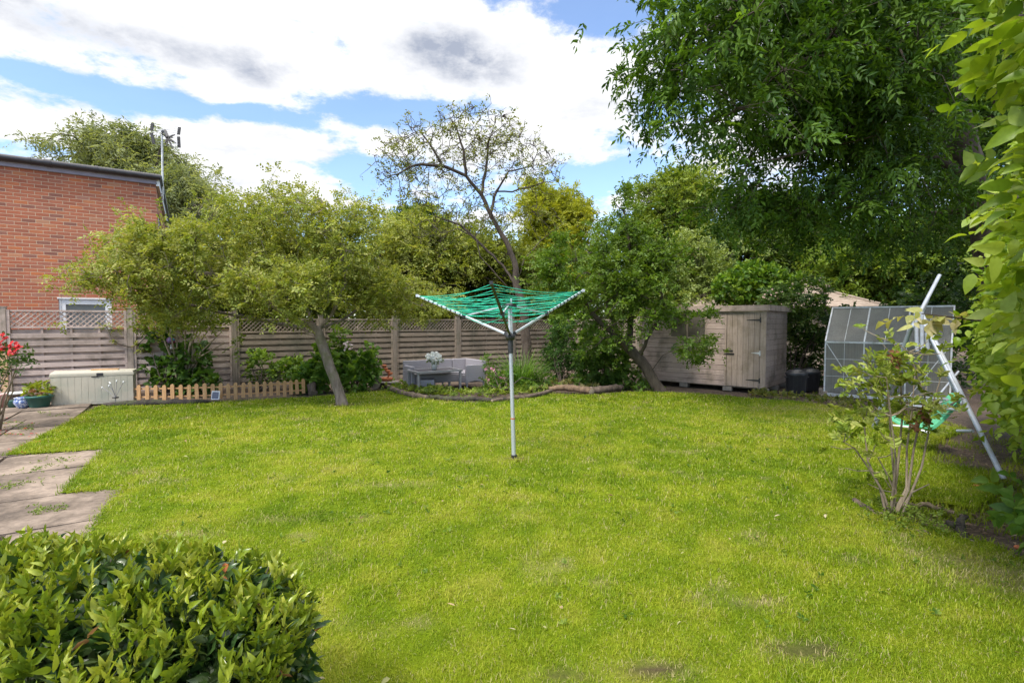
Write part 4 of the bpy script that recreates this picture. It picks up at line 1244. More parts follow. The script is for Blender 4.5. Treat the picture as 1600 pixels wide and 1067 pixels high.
for (a, b) in win:
    mb = MB(); f = .035
    mb.box2((a - f, -.026, wz0 - f), (a, -.0, wz1s + f)); mb.box2((b, -.026, wz0 - f), (b + f - .012, -.0, wz1s + f)); mb.box2((a, -.026, wz1s), (b, -.0, wz1s + f)); mb.box2((a, -.034, wz0 - f), (b, -.0, wz0))
    w = mb.build("window", M["shed_v"], shed)
    mb = MB(); mb.box2((a, -.008, wz0), (b, -.003, wz1s)); mb.build("pane", M["shed_glass"], w)
mb = MB(); mb.box2((-SL - .08, -.085, ST - .01), (.075, -.06, ST + .115)); mb.box2((.076, -.085, ST - .01), (.10, SDp + .06, ST + .115)); mb.build("fascia", M["shed"], shed)
mb = MB(); mb.box2((-SL - .07, -.058, ST + .075), (.074, SDp + .06, ST + .10)); mb.build("roof", M["stone"], shed)
for (x, y) in [(-.03, .08), (-.78, .06), (-1.8, .06), (-2.8, .06), (-.03, 1.6), (-.03, .9)]:
    mb = MB(); mb.box((x, y, .04), (.2, .14, .11)); mb.build("foot_block", M["stone"], shed, .01)
mb = MB(); mb.box2((-SL + .03, .04, .075), (-.03, .1, SB - .002)); mb.box2((-SL + .03, SDp - .1, .075), (-.03, SDp - .04, SB - .002)); mb.build("bearer", M["post_old"], shed)

# ================================================================== OUTBUILDING BEHIND
ox0, ox1 = 5.5, 12.0
ob_ = thing("outbuilding", "neighbouring outbuilding with a low hipped brown roof behind the shed", "outbuilding", (8.75, 16, 0))
mb = MB(); mb.box2((-3.0, .25, 0), (3.0, 3.6, 2.02)); mb.build("wall", M["fence_old"], ob_)
rz, ez = 2.92, 2.06
mb = MB(); mb.add([(-3.25, 0, ez), (3.25, 0, ez), (3.25, 3.85, ez), (-3.25, 3.85, ez), (-1.55, 1.9, rz), (1.45, 1.9, rz), (-3.25, 0, ez - .06), (3.25, 0, ez - .06), (3.25, 3.85, ez - .06), (-3.25, 3.85, ez - .06)],
    [(0, 1, 5, 4), (1, 2, 5), (2, 3, 4, 5), (3, 0, 4), (6, 7, 1, 0), (7, 8, 2, 1), (8, 9, 3, 2), (9, 6, 0, 3), (9, 8, 7, 6)])
roof = mb.build("roof", M["shingle"], ob_)
mb = MB()
for (a, b) in (((-3.25, 0, ez + .01), (-1.55, 1.9, rz + .015)), ((3.25, 0, ez + .01), (1.45, 1.9, rz + .015)), ((-1.55, 1.9, rz + .015), (1.45, 1.9, rz + .015))): mb.tube([a, b], .05, 6)
mb.build("ridge", M["shingle"], roof)

# ================================================================== BINS, STAKES
def bin_(label, px, py, dy, lid=True, sc=1.0, group="black bins by the shed"):
    g = G(px, py); o = thing("dustbin", label, "bin", (g.x, g.y + dy, 0), 0, group); o.scale = (sc,) * 3
    mb = MB(); prof = [(.001, 0), (.175, 0), (.18, .02), (.20, .40), (.205, .41), (.205, .44), (.195, .44)]; mb.lathe(prof, 32)
    for k in range(16):
        a = 2 * math.pi * k / 16; mb.bar((.178 * math.cos(a), .178 * math.sin(a), .03), (.198 * math.cos(a), .198 * math.sin(a), .39), .014, .014, up=(0, 0, 1))
    mb.build("body", M["plastic_black"], o)
    mb = MB(); mb.lathe([(.215, .425), (.218, .46), (.20, .475), (.185, .48), (.17, .51), (.06, .535), (.001, .54)], 32); mb.bar((-.07, 0, .55), (.07, 0, .55), .03, .025); mb.build("lid", M["plastic_black"], o, 0)
    for s in (-1, 1):
        mb = MB(); mb.tube([(s * .2, -.05, .36), (s * .24, -.04, .38), (s * .24, .04, .38), (s * .2, .05, .36)], .012, 6); mb.build("handle", M["plastic_black"], o)
bin_("black ribbed plastic dustbin with its lid on, beside the shed's right wall", 1248, 617, .1)
bin_("second black dustbin, half hidden behind the ribbed bin", 1276, 613, .25, sc=.95)
g = G(1285, 622)
mb = MB(); mb.box2((-.05, -.02, 0), (-.005, .05, .2)); mb.box2((.0, -.02, 0), (.085, .05, .14)); mb.box2((-.06, -.06, 0), (.05, -.025, .08)); o = mb.build("wooden_stakes", M["fence_old"], None, .004); o.location = g; tag(o, "short wooden stake ends at the left foot of the greenhouse", "stake")

# ================================================================== GREENHOUSE
go = Vector((6.6, 10.5, 0)); GA = math.atan2(-.6, .8)
gh = thing("greenhouse", "small greenhouse with white aluminium bars and dusty clear panels", "greenhouse", go, GA)
GW, GD, GE, GR = 2.0, 1.45, 1.13, 1.86; sk = .25   # sk: the end wall leans with the plot
ry = .62; rx = .07
bw = .026
mb = MB()
def gb(a, b, w=bw, t=bw): mb.bar(a, b, w, t)
for y in (0, GD):
    gb((0, y, .03), (GW, y, .03), .04, .06); gb((0, y, GE), (GW, y, GE), .035, .035)
for k in range(4):
    x = GW * k / 3
    for y in (0, GD): gb((x, y, .06), (x, y, GE - .02))
    gb((x, 0, GE + .01), (x + rx, ry, GR)); gb((x, GD, GE + .01), (x + rx, GD - .2, GR))
for k in range(3):
    x = GW * (k + .5) / 3; mb.bar((x, .0, GE + .02), (x + rx, ry, GR - .02), .010, .012); mb.bar((x, 0, .06), (x, 0, GE - .02), .006, .008)
gb((rx, ry, GR), (GW + rx, ry, GR), .035, .03); gb((rx, GD - .2, GR), (GW + rx, GD - .2, GR), .035, .03)
gb((rx, ry, GR), (rx, GD - .2, GR)); gb((GW + rx, ry, GR), (GW + rx, GD - .2, GR))
for x in (0, GW): gb((x, 0, .03), (x, GD, .03), .04, .06); gb((x, .02, GE), (x, GD - .02, GE)); gb((x, GD / 2, .06), (x, GD / 2, GE))
for z in (.42, .78): mb.bar((0, .0, z), (GW, .0, z), .006, .008)
mb.bar((.02, -.005, GE - .03), (.61, -.005, .08), .018, .014); mb.bar((GW - .02, -.005, GE - .03), (GW - .61, -.005, .08), .018, .014)
mb.bar((.02, GD, GE - .03), (.61, GD, .08), .018, .014)
mb.bar((GW * .667 + .035, .31, GE + .36), (GW + .035, .31, GE + .36), .02, .02)
mb.build("frame", M["alu_white"], gh)
def pane(v): 
    m_ = MB(); m_.add(v, [(0, 1, 2, 3)]); m_.build("pane", M["polycarb"], gh)
for k in range(3):
    a, b = GW * k / 3 + .014, GW * (k + 1) / 3 - .014
    for y in (0, GD): pane([(a, y, .07), (b, y, .07), (b, y, GE - .02), (a, y, GE - .02)])
    pane([(a, .0, GE + .025), (b, .0, GE + .025), (b + rx, ry, GR - .015), (a + rx, ry, GR - .015)])
    pane([(a, GD, GE + .025), (b, GD, GE + .025), (b + rx, GD - .2, GR - .015), (a + rx, GD - .2, GR - .015)])
    pane([(a + rx, ry, GR + .003), (b + rx, ry, GR + .003), (b + rx, GD - .2, GR + .003), (a + rx, GD - .2, GR + .003)])
for x in (0, GW):
    m_ = MB(); m_.add([(x, .02, .07), (x, GD - .02, .07), (x, GD - .02, GE), (x + rx, GD - .22, GR - .02), (x + rx, ry, GR - .02), (x, .02, GE)], [(0, 1, 2, 3, 4, 5)]); m_.build("end_panel", M["polycarb"], gh)

# ================================================================== SWING FRAME
fr_, fl_ = G(1568, 748), G(1366, 672)
ap = at(1437, 488, 5.9)
sw = thing("swing_set", "pale blue-grey folded garden swing frame with green plastic seats beside the hedge", "swing", ((fr_.x + fl_.x) / 2, (fr_.y + fl_.y) / 2, 0))
so = Vector((sw.location.x, sw.location.y, 0))
ra = lambda p: Vector(p) - so
mb = MB(); mb.tube([ra(ap + Vector((0, 0, .02))), ra(fr_)], .023, 12); mb.build("leg", M["swing"], sw)
mb = MB(); mb.tube([ra(ap + Vector((-.02, .0, .05))), ra(fl_)], .023, 12); mb.build("leg", M["swing"], sw)
o2 = Vector((.05, .10, 0))
mb = MB(); mb.tube([ra(ap + o2 + Vector((0, .02, -.02))), ra(fl_ + o2 * 1.2)], .02, 12); mb.build("leg", M["swing"], sw)
k1 = ap.lerp(fr_, .56); mb = MB(); mb.tube([ra(ap + Vector((.05, .07, -.02))), ra(k1 + Vector((.02, .07, 0)))], .022, 12); mb.tube([ra(ap + Vector((-.03, -.05, -.05))), ra(k1 + Vector((-.05, -.02, .03)))], .018, 12); mb.build("leg", M["swing"], sw)
e1 = at(1468, 430, 6.1); e0 = at(1425, 512, 5.9)
mb = MB(); mb.tube([ra(e0), ra(e1)], .021, 12); e2 = at(1456, 452, 6.2); mb.tube([ra(at(1436, 500, 6.0)), ra(e2)], .018, 12); mb.build("top_bar", M["swing"], sw)
mb = MB()
for (x0, y0, x1, y1, d0, d1) in [(1431, 485, 1433, 548, 5.85, 5.85), (1440, 487, 1441, 545, 5.8, 5.8), (1448, 520, 1450, 545, 5.75, 5.75)]:
    mb.tube([ra(at(x0, y0, d0)), ra(at(x1, y1, d1))], .02, 10)
mb.build("hanger", M["swing"], sw)
mb = MB(); mb.tube([ra(at(1404, 618, 6.4)), ra(at(1480, 624, 5.5))], .014, 9); mb.tube([ra(at(1400, 632, 6.4)), ra(at(1497, 640, 5.4))], .017, 9); mb.build("crossbar", M["swing"], sw)
mb = MB(); mb.tube([ra(at(1496, 673, 5.3)), ra(at(1520, 673, 5.1))], .016, 9); mb.build("brace", M["swing"], sw); mb = MB(); mb.tube([ra(at(1468, 616, 6.2)), ra(at(1498, 580, 6.3))], .012, 8); mb.build("brace", M["swing"], sw); mb = MB(); mb.tube([ra(at(1497, 640, 5.4)), ra(at(1506, 622, 5.55)), ra(at(1501, 617, 5.6)), ra(at(1480, 640, 5.6))], .012, 8); mb.build("brace", M["swing"], sw)
def plank(a, b, w, th, name):
    a, b = ra(a), ra(b); d = (b - a); n = 12; mb = MB(); x = d.normalized(); y = Vector((.25, 1, .1)); y = (y - x * y.dot(x)).normalized(); z = x.cross(y)
    V = []
    for k in range(n + 1):
        t = k / n; c = a + d * t - z * (0) + Vector((0, 0, -.035 * math.sin(math.pi * t))); ww = w * (1 if 0 < k < n else .75)
        V += [c - y * ww - z * th, c + y * ww - z * th, c + y * ww + z * th, c - y * ww + z * th]
    F_ = [(4 * k + q, 4 * k + (q + 1) % 4, 4 * k + 4 + (q + 1) % 4, 4 * k + 4 + q) for k in range(n) for q in range(4)] + [(3, 2, 1, 0), (4 * n, 4 * n + 1, 4 * n + 2, 4 * n + 3)]
    mb.add(V, F_); return mb.build(name, M["green_seat"], sw, .006)
plank(at(1496, 616, 5.75), at(1444, 670, 5.75), .10, .022, "seat")
plank(at(1392, 650, 6.3), at(1432, 664, 6.1), .12, .02, "seat")
mb = MB(); mb.tube([ra(at(1392, 664, 6.2)), ra(at(1428, 668, 6.0))], .012, 8); mb.tube([ra(at(1452, 676, 5.62)), ra(at(1440, 672, 5.7))], .012, 8); mb.build("seat_rim", M["white_pvc"], sw)

# things on the ground at the right
g = G(1590, 857); o = thing("terracotta_shard", "bright orange terracotta shard on the bare soil at the lower right", "shard", (g.x, g.y, .0)); rock(o, "shard", (0, 0, .01), (.022, .018, .016), M["terracotta"], 2)
g = G(1524, 760); o = thing("terracotta_shard", "orange tile fragment lying on the soil near the foot of the swing", "shard", (g.x, g.y, .0)); rock(o, "shard", (0, 0, .006), (.06, .03, .012), M["terracotta"], 4)
gr = "branch edging round the small shrub"
log("edging_branch", "grey split branch lying left of the small shrub", [GL(1338, 786, .02), GL(1362, 802, .02), GL(1392, 812, .015)], [.022, .02, .012], M["log"], 11, gr, cat="branch")
log("edging_branch", "grey flat branch lying right of the small shrub towards the hedge", [GL(1405, 790, .02), GL(1450, 795, .025), GL(1490, 806, .02)], [.016, .02, .014], M["log"], 12, gr, cat="branch")
log("edging_branch", "thin buried branch end nearest the viewer below the small shrub", [GL(1415, 828, .008), GL(1455, 836, .01)], [.012, .012], M["log"], 13, gr, cat="branch")
log("edging_branch", "dark curled root sticking out of the soil near the hedge", [GL(1482, 820, .02), GL(1500, 832, .04), GL(1506, 822, .09), GL(1500, 838, .01), GL(1522, 848, .01)], [.02, .03, .015, .03, .015], M["log_dark"], 14, gr, cat="root")

# ================================================================== VEGETATION
def E(px, py, Y, rx, ry, rz, w=None):      # ellipsoid: centre seen at px,py at depth Y; radii in metres
    c = at(px, py, Y); t = (c.x, c.y, c.z, rx, ry, rz)
    return t + (w,) if w else t

OLIVE = [(.12, .175, .022), (.22, .275, .04), (.33, .36, .075), (.42, .41, .14)]
MIDG = [(.045, .085, .012), (.085, .14, .018), (.15, .21, .03)]
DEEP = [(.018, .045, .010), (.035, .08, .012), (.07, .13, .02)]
BRIGHT = [(.13, .22, .015), (.24, .34, .03), (.36, .42, .06)]
GREY = [(.15, .19, .07), (.25, .29, .12), (.36, .39, .20)]
PALE = [(.10, .15, .03), (.20, .27, .06), (.30, .36, .12)]
GOLD = [(.22, .26, .015), (.34, .37, .025), (.43, .44, .06)]

# apple tree on the left of the lawn
b = G(535, 634); Yb = b.y
trunk = [b, at(526, 600, Yb), at(511, 558, Yb), at(500, 530, Yb + .02), at(497, 515, Yb)]
limbs = [[trunk[-1], at(470, 503, Yb - .2), at(440, 487, Yb - .35), at(405, 460, Yb - .5), at(340, 430, Yb - .5), at(250, 415, Yb - .6)],
         [trunk[-1], at(478, 480, Yb + .3), at(455, 440, Yb + .6), at(440, 380, Yb + .7), at(425, 310, Yb + .6)],
         [trunk[-1], at(520, 490, Yb + .1), at(540, 440, Yb + .2), at(530, 370, Yb), at(500, 310, Yb - .2)],
         [trunk[-1], at(535, 500, Yb + .4), at(580, 470, Yb + .8), at(630, 440, Yb + 1)],
         [trunk[-2], at(470, 512, Yb + .4), at(430, 505, Yb + .8), at(350, 490, Yb + .7), at(270, 470, Yb + .5)]]
ells = [E(250, 420, Yb - .4, 1.45, 1.2, .55), E(180, 420, Yb - .3, .9, .8, .4), E(350, 395, Yb, 1.3, 1.4, .75), E(430, 360, Yb + .4, 1.2, 1.2, .75), E(430, 455, Yb - .5, 1.2, .9, .5), E(520, 420, Yb + .3, .95, 1.1, .9), E(490, 340, Yb, .8, .8, .45), E(590, 440, Yb + .8, .65, .8, .5), E(320, 470, Yb + .3, 1.3, .8, .35), E(560, 345, Yb + .3, .5, .5, .5), E(440, 288, Yb + .5, .38, .4, .3, .1), E(640, 470, Yb + 1, .5, .6, .3), E(330, 310, Yb + .5, .5, .5, .25, .18), E(215, 465, Yb - .1, .6, .5, .33), E(270, 480, Yb, .7, .6, .33), E(370, 480, Yb - .2, .9, .6, .35), E(330, 450, Yb - .9, .9, .5, .35), E(420, 455, Yb - .95, .7, .45, .35), E(240, 450, Yb - .9, .7, .45, .35), E(650, 488, Yb + 1, .5, .5, .22), E(590, 480, Yb + .7, .5, .5, .25)]
make_tree("apple_tree", "spreading apple tree with a leaning grey trunk growing in the left of the lawn", "tree", [trunk] + limbs, ells, 800, .092, M["bark_apple"], M["leaf"],
          dict(n_per=4, Ltw=.2, m=7, L=.062, W=.032, pal=OLIVE, shape="diamond", droop=.15, up=.25, patch=lambda P: fbm(P, 1.1, 41, 2)), step=.16, kill=.25, infl=2.0, rtip=.0045, shell=.2, gap=(1.3, .33, 3), pw=1.8, nfill=2900, fmax=1.1, clump=.17, fgap=(1.8, .47, 3))

# second apple tree, right
b = G(1031, 613); Yb = b.y
trunk = [b, at(1016, 585, Yb), at(1000, 562, Yb), at(982, 545, Yb - .05), at(968, 530, Yb - .1)]
limbs = [[trunk[-1], at(945, 510, Yb - .2), at(925, 490, Yb - .3), at(905, 460, Yb - .3), at(880, 430, Yb - .4)],
         [trunk[-2], at(985, 510, Yb + .2), at(990, 460, Yb + .3), at(985, 400, Yb + .3), at(975, 330, Yb + .2)],
         [trunk[-1], at(950, 480, Yb + .3), at(945, 430, Yb + .4), at(940, 370, Yb + .4)],
         [trunk[2], at(1010, 530, Yb - .3), at(1028, 500, Yb - .4), at(1035, 460, Yb - .4)],
         [trunk[1], at(1035, 555, Yb - .4), at(1060, 545, Yb - .6), at(1090, 540, Yb - .7)]]
ells = [E(905, 440, Yb - .3, .75, .8, .75), E(960, 390, Yb + .2, .75, .9, .9), E(985, 425, Yb + .2, .8, .9, .85), E(985, 480, Yb - .3, .9, .8, .7), E(1000, 475, Yb - .3, .5, .6, .5), E(975, 320, Yb + .2, .35, .4, .55), E(880, 400, Yb - .3, .45, .5, .45), E(1020, 525, Yb - .5, .3, .4, .28), E(1085, 545, Yb - .7, .25, .25, .18, .05), E(930, 520, Yb - .3, .5, .5, .3), E(1015, 400, Yb + .3, .5, .6, .6), E(1100, 497, Yb - .6, .1, .12, .06, .003)]
make_tree("apple_tree", "dense green apple tree with a dark trunk leaning left in front of the shed", "tree", [trunk] + limbs, ells, 460, .12, M["bark_dark"], M["leaf"],
          dict(n_per=4, Ltw=.2, m=7, L=.075, W=.042, pal=[(.06, .125, .014), (.12, .21, .022), (.21, .29, .04)], droop=.15, up=.25, patch=lambda P: fbm(P, 1.1, 42, 2)), step=.17, kill=.26, infl=2.0, rtip=.005, shell=.15, gap=(1.2, .3, 5), pw=1.8, nfill=1150, fmax=1.1, clump=.16, fgap=(1.9, .5, 5))

# tall airy tree by the fence, behind the airer
b = G(824, 583); Yb = 14.9
b = Vector((at(824, 520, Yb).x, Yb, 0))
trunk = [b, at(822, 530, Yb), at(818, 480, Yb), at(806, 445, Yb)]
limbs = [[trunk[-1], at(806, 420, Yb), at(795, 385, Yb), at(772, 345, Yb), at(752, 305, Yb), at(728, 275, Yb - .2), at(690, 258, Yb - .4), at(650, 258, Yb - .6), at(620, 272, Yb - .7)],
         [trunk[-1], at(785, 415, Yb + .3), at(755, 385, Yb + .4), at(720, 352, Yb + .5), at(680, 338, Yb + .6)],
         [trunk[-2], at(785, 440, Yb - .4), at(750, 400, Yb - .5), at(742, 370, Yb - .6), at(715, 358, Yb - .7), at(690, 365, Yb - .8)],
         [at(768, 338, Yb), at(775, 300, Yb + .3), at(795, 268, Yb + .4), at(830, 260, Yb + .5)],
         [at(728, 275, Yb - .2), at(725, 235, Yb - .2), at(712, 198, Yb - .2)],
         [at(752, 305, Yb), at(760, 260, Yb + .2), at(765, 215, Yb + .3)],
         [at(690, 258, Yb - .4), at(672, 225, Yb - .5), at(655, 205, Yb - .5)],
         [at(775, 300, Yb + .3), at(800, 300, Yb + .5), at(850, 285, Yb + .6)],
         [trunk[-1], at(820, 405, Yb + .2), at(845, 375, Yb + .4), at(880, 350, Yb + .5)]]
ells = [E(680, 235, Yb - .3, 1.5, 1.4, .75), E(740, 205, Yb, 1.3, 1.3, .7), E(640, 285, Yb - .6, .95, 1, .8), E(800, 245, Yb + .3, 1.2, 1.1, .75), E(710, 300, Yb, 1.2, 1.3, .7), E(845, 285, Yb + .4, .8, .8, .6), E(690, 360, Yb + .2, 1.1, 1.0, .45), E(620, 240, Yb - .6, .7, .8, .7), E(760, 340, Yb, 1.0, 1.0, .5), E(850, 340, Yb + .3, .7, .7, .4)]
make_tree("tall_tree", "tall airy tree with bare arching limbs and sparse leaves by the fence", "tree", [trunk] + limbs, ells, 1700, .15, M["bark_dark"], M["leaf"],
          dict(n_per=1, Ltw=.2, m=5, L=.085, W=.045, pal=[(.10, .13, .025), (.19, .22, .035), (.28, .29, .07)], droop=.25, up=.1), step=.18, kill=.24, infl=3.0, rtip=.010, shell=.1, pw=1.6, cap=([0, 2, 3.2, 4.5, 6, 8], [.17, .13, .085, .065, .045, .02]), nfill=1000, fmax=1.3, ftwig=1.0, clump=.16,
          leafy=lambda p: (RNG.random(len(p)) < .55), jit=.16)

# the big ash overhanging from the right
b = Vector((9.6, 9.6, 0))
trunk = [b, (9.2, 9.4, 1.6), at(1545, 360, 9.2), at(1518, 280, 9.05), at(1492, 190, 8.9), at(1470, 100, 8.7), at(1445, 0, 8.5), at(1410, -150, 8.2), at(1380, -300, 8)]
limbs = [[trunk[4], at(1440, 175, 8.5), at(1380, 185, 8.0), at(1320, 205, 7.6), at(1250, 240, 7.3), at(1150, 262, 7.0)],
         [trunk[3], at(1450, 240, 8.9), at(1400, 260, 8.7), at(1330, 290, 8.4), at(1260, 320, 8.2)],
         [trunk[5], at(1400, 60, 8.2), at(1320, 90, 7.6), at(1220, 150, 7.0), at(1100, 190, 6.6)],
         [trunk[6], at(1350, -60, 7.8), at(1220, -40, 7.2), at(1110, 40, 6.7), at(1085, 90, 6.5)],
         [trunk[5], at(1540, 60, 9.0), at(1620, 0, 9.4)],
         [trunk[7], at(1300, -220, 7.5), at(1180, -180, 7)],
         [trunk[2], at(1500, 330, 9.5), at(1440, 335, 9.9), at(1380, 345, 10.3)]]
ells = [E(1160, 60, 6.8, 1.25, 1.5, 1.3), E(1102, 130, 6.6, .62, 1.2, .85), E(1125, 205, 6.8, .45, 1.0, .55), E(1150, 205, 6.9, .95, 1.2, .7), E(1260, 110, 7.4, 1.4, 1.5, 1.3), E(1345, 60, 8.0, 1.2, 1.4, 1.5), E(1310, 190, 7.9, 1.2, 1.3, .75), E(1180, 295, 7.6, .85, 1.2, .5), E(1290, 312, 8.2, 1.3, 1.3, .6), E(1395, 290, 9.2, 1.0, 1.2, .8), E(1480, 130, 11, 1.4, 1.3, 1.8), E(1450, 60, 8.6, .55, .8, .7), E(1430, 190, 8.6, .5, .7, .5), E(1590, 40, 10.8, 1.6, 1.3, 1.8), E(1250, -150, 7.2, 1.6, 1.6, 1.0), E(1420, -200, 8, 1.8, 1.6, 1.4), E(1570, 250, 11.2, 1.6, 1.2, 1.8), E(1400, 360, 10.2, 1.3, 1.0, .35), E(1090, 40, 6.5, .55, .9, .6)]
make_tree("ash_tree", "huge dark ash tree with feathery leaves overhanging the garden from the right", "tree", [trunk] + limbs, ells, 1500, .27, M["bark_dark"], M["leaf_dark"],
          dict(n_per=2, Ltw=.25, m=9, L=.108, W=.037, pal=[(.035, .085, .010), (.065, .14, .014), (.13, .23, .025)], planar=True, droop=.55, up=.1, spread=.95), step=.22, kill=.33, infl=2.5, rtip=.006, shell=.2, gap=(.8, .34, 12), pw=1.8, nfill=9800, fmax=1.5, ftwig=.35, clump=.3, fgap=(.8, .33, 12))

# ---- trees in the neighbouring gardens
bgs = "trees in the gardens behind the fence"
def bgtree(name, label, px, Y, ells, natt, leaf, mat=M["leaf"], Rb=.2, step=.4, kill=.6, bark=M["bark_dark"], thr=.05, rtip=.014, gap=(.6, .3, 4), shell=.35, group=bgs, topfrac=.6, nfill=1700, clump=.36):
    zc = np.mean([e[2] for e in ells]); c = at(px, 400, Y)
    trunk = [Vector((c.x, Y, 0)), Vector((c.x + .1, Y, zc * .3)), Vector((c.x - .05, Y, zc * topfrac))]
    return make_tree(name, label, "tree", [trunk], ells, natt, Rb, bark, mat, leaf, step=step, kill=kill, infl=5, rtip=rtip, thr=thr, shell=shell, gap=gap, group=group, nfill=nfill, fmax=2.5, ftwig=.35, pw=1.75, clump=clump)
P1 = lambda s: (lambda P: fbm(P, .5, s, 2))
bgtree("willow_tree", "pale grey-green billowing tree rising behind the brick house", 220, 24, [E(140, 238, 24, 1.7, 2, .8), E(190, 235, 24, 1.5, 2, .8), E(235, 262, 24, 1.8, 2, 1.4), E(290, 305, 23, 1.3, 2, 1.0), E(190, 320, 24, 2.6, 2, 2), E(320, 335, 22, .7, 1.5, .6)], 500,
       dict(n_per=5, Ltw=.55, m=8, L=.20, W=.055, pal=GREY, droop=.55, up=.2, patch=P1(51)), Rb=.3, thr=.06)
bgtree("broadleaf_tree", "olive green bushy tree behind the fence between the left apple tree and the airer", 640, 19, [E(640, 400, 19, 1.7, 1.5, 1.6), E(590, 420, 18.5, 1.2, 1.2, 1.1), E(690, 425, 19, 1.3, 1.3, 1.3), E(640, 470, 18.5, 2.2, 1.3, .9)], 420,
       dict(n_per=4, Ltw=.4, m=7, L=.13, W=.07, pal=OLIVE, droop=.2, up=.2, patch=P1(52)))
bgtree("conifer_tree", "slim dark pointed conifer behind the airy tree's bare limbs", 648, 26, [E(648, 350, 26, .7, .8, 1.6), E(648, 310, 26, .4, .5, 1.2), E(648, 420, 26, 1.1, 1.1, 2)], 200,
       dict(n_per=5, Ltw=.4, m=8, L=.2, W=.05, pal=DEEP, droop=.2, up=.5), topfrac=1.2)
bgtree("conifer_tree", "golden yellow conifer standing behind the fence right of the airy tree", 860, 23, [E(850, 320, 23, .85, .9, .9), E(880, 345, 23, 1.1, 1, 1.2), E(860, 410, 23, 1.5, 1.3, 1.8), E(835, 300, 23, .35, .4, .5)], 330,
       dict(n_per=5, Ltw=.4, m=8, L=.16, W=.06, pal=GOLD, droop=.1, up=.4), topfrac=1.0)
bgtree("broadleaf_tree", "mid green tree behind the golden conifer and the airer's right arm", 770, 20, [E(760, 420, 20, 1.6, 1.3, 1.3), E(720, 450, 20, 1.6, 1.2, 1.2), E(800, 460, 20, 1.5, 1.2, 1.2), E(720, 385, 21, 1.0, 1.0, .8)], 380,
       dict(n_per=4, Ltw=.4, m=7, L=.14, W=.075, pal=[(.10, .13, .02), (.17, .21, .03), (.26, .29, .06)], droop=.2, up=.2, patch=P1(53)))
bgtree("broadleaf_tree", "light green tree peeping between the right apple tree and the ash", 1050, 22, [E(1050, 330, 22, 1.2, 1.3, 1.3), E(1030, 300, 22, .8, .9, .7), E(1060, 400, 22, 1.7, 1.4, 1.8), E(1000, 370, 22, 1.0, 1, 1.2), E(1085, 300, 22, .9, 1, .9)], 420,
       dict(n_per=5, Ltw=.42, m=7, L=.15, W=.08, pal=[(.10, .16, .02), (.19, .26, .035), (.30, .36, .07)], droop=.2, up=.2, patch=P1(54)))
bgtree("broadleaf_tree", "pale flecked elder bush behind the shed's left end", 1085, 17.5, [E(1080, 430, 17.5, 1.1, 1, 1.0), E(1110, 460, 17, .9, .9, .7), E(1040, 450, 17.5, .9, .9, .9)], 330,
       dict(n_per=4, Ltw=.32, m=7, L=.12, W=.065, pal=PALE, droop=.2, up=.2, patch=P1(55)))
bgtree("broadleaf_tree", "deep green tree filling the gap behind the ivy under the ash", 1220, 21, [E(1180, 400, 21, 2.0, 1.4, 1.5), E(1280, 400, 21, 1.9, 1.4, 1.5), E(1230, 360, 22, 1.9, 1.4, 1.2)], 420,
       dict(n_per=5, Ltw=.45, m=7, L=.16, W=.085, pal=MIDG, droop=.2, up=.2, patch=P1(56)))
bgtree("broadleaf_tree", "bright mid green tree behind the greenhouse roof", 1400, 18, [E(1370, 420, 18, 1.7, 1.3, 1.2), E(1440, 400, 18, 1.6, 1.3, 1.4), E(1320, 430, 18, 1.1, 1.1, .8)], 420,
       dict(n_per=5, Ltw=.4, m=7, L=.15, W=.08, pal=[(.09, .155, .016), (.16, .25, .026), (.26, .34, .05)], droop=.2, up=.2, patch=P1(57)))
bgtree("broadleaf_tree", "dark tree beyond the ash trunk at the right edge", 1540, 17, [E(1520, 420, 17, 2.0, 1.4, 2.2), E(1600, 400, 17, 2.0, 1.4, 2.5)], 350,
       dict(n_per=5, Ltw=.4, m=7, L=.16, W=.085, pal=DEEP, droop=.2, up=.2, patch=P1(58)))
bgtree("broadleaf_tree", "olive tree behind the fence hidden by the left apple tree's crown", 430, 17, [E(420, 420, 17, 2.0, 1.4, 1.5), E(500, 430, 17, 1.5, 1.3, 1.3), E(350, 440, 17, 1.4, 1.2, 1.2)], 350,
       dict(n_per=4, Ltw=.4, m=7, L=.13, W=.07, pal=MIDG, droop=.2, up=.2, patch=P1(59)))
# distant green mass closing the horizon
ells = []
for i in range(46):
    x = -22 + 52 * i / 45 + RNG.normal(0, .4); ells.append((x, 31 + RNG.normal(0, 1.2), 1.8, 1.6, 1.4, 2.0 + RNG.uniform(0, 1.7)))
P = in_ells(ells, 21000, .45); P = P[P[:, 2] > .2]
tag(leaf_mesh("treeline", sprays(P, unit(P - np.array([0, 0, 1])[None] * 0 + rnd(len(P)) * 2), 1, .5, 7, .26, .15, [(.05, .085, .014), (.09, .14, .02), (.16, .21, .04)], patch=lambda P: fbm(P, .35, 61, 2)), M["leaf"], None), kind="stuff", label="far green mass of trees closing the view behind the gardens", cat="treeline")

# ---- shrubs and plants in the beds
bush = lambda *a, **k: shrub(*a, **k)
LF = lambda L, W, pal, m=7, Ltw=.16, shape="oval", **k: dict(Ltw=Ltw, m=m, L=L, W=W, pal=pal, shape=shape, **k)
q = FW(2.55, .55)
bush("leafy_shrub", "dark leafy shrub with big rounded leaves behind the left of the picket fence", "shrub", q, [E(280, 585, 10.75, .42, .3, .42), E(300, 560, 10.8, .35, .3, .4), E(255, 545, 10.85, .3, .25, .5), E(310, 600, 10.6, .4, .25, .25), E(250, 580, 10.7, .25, .2, .3)], 420, LF(.12, .085, [(.03, .075, .012), (.055, .12, .016), (.10, .18, .03)], m=5, shape="broad", droop=.3), M["leaf_dark"], shell=.4)
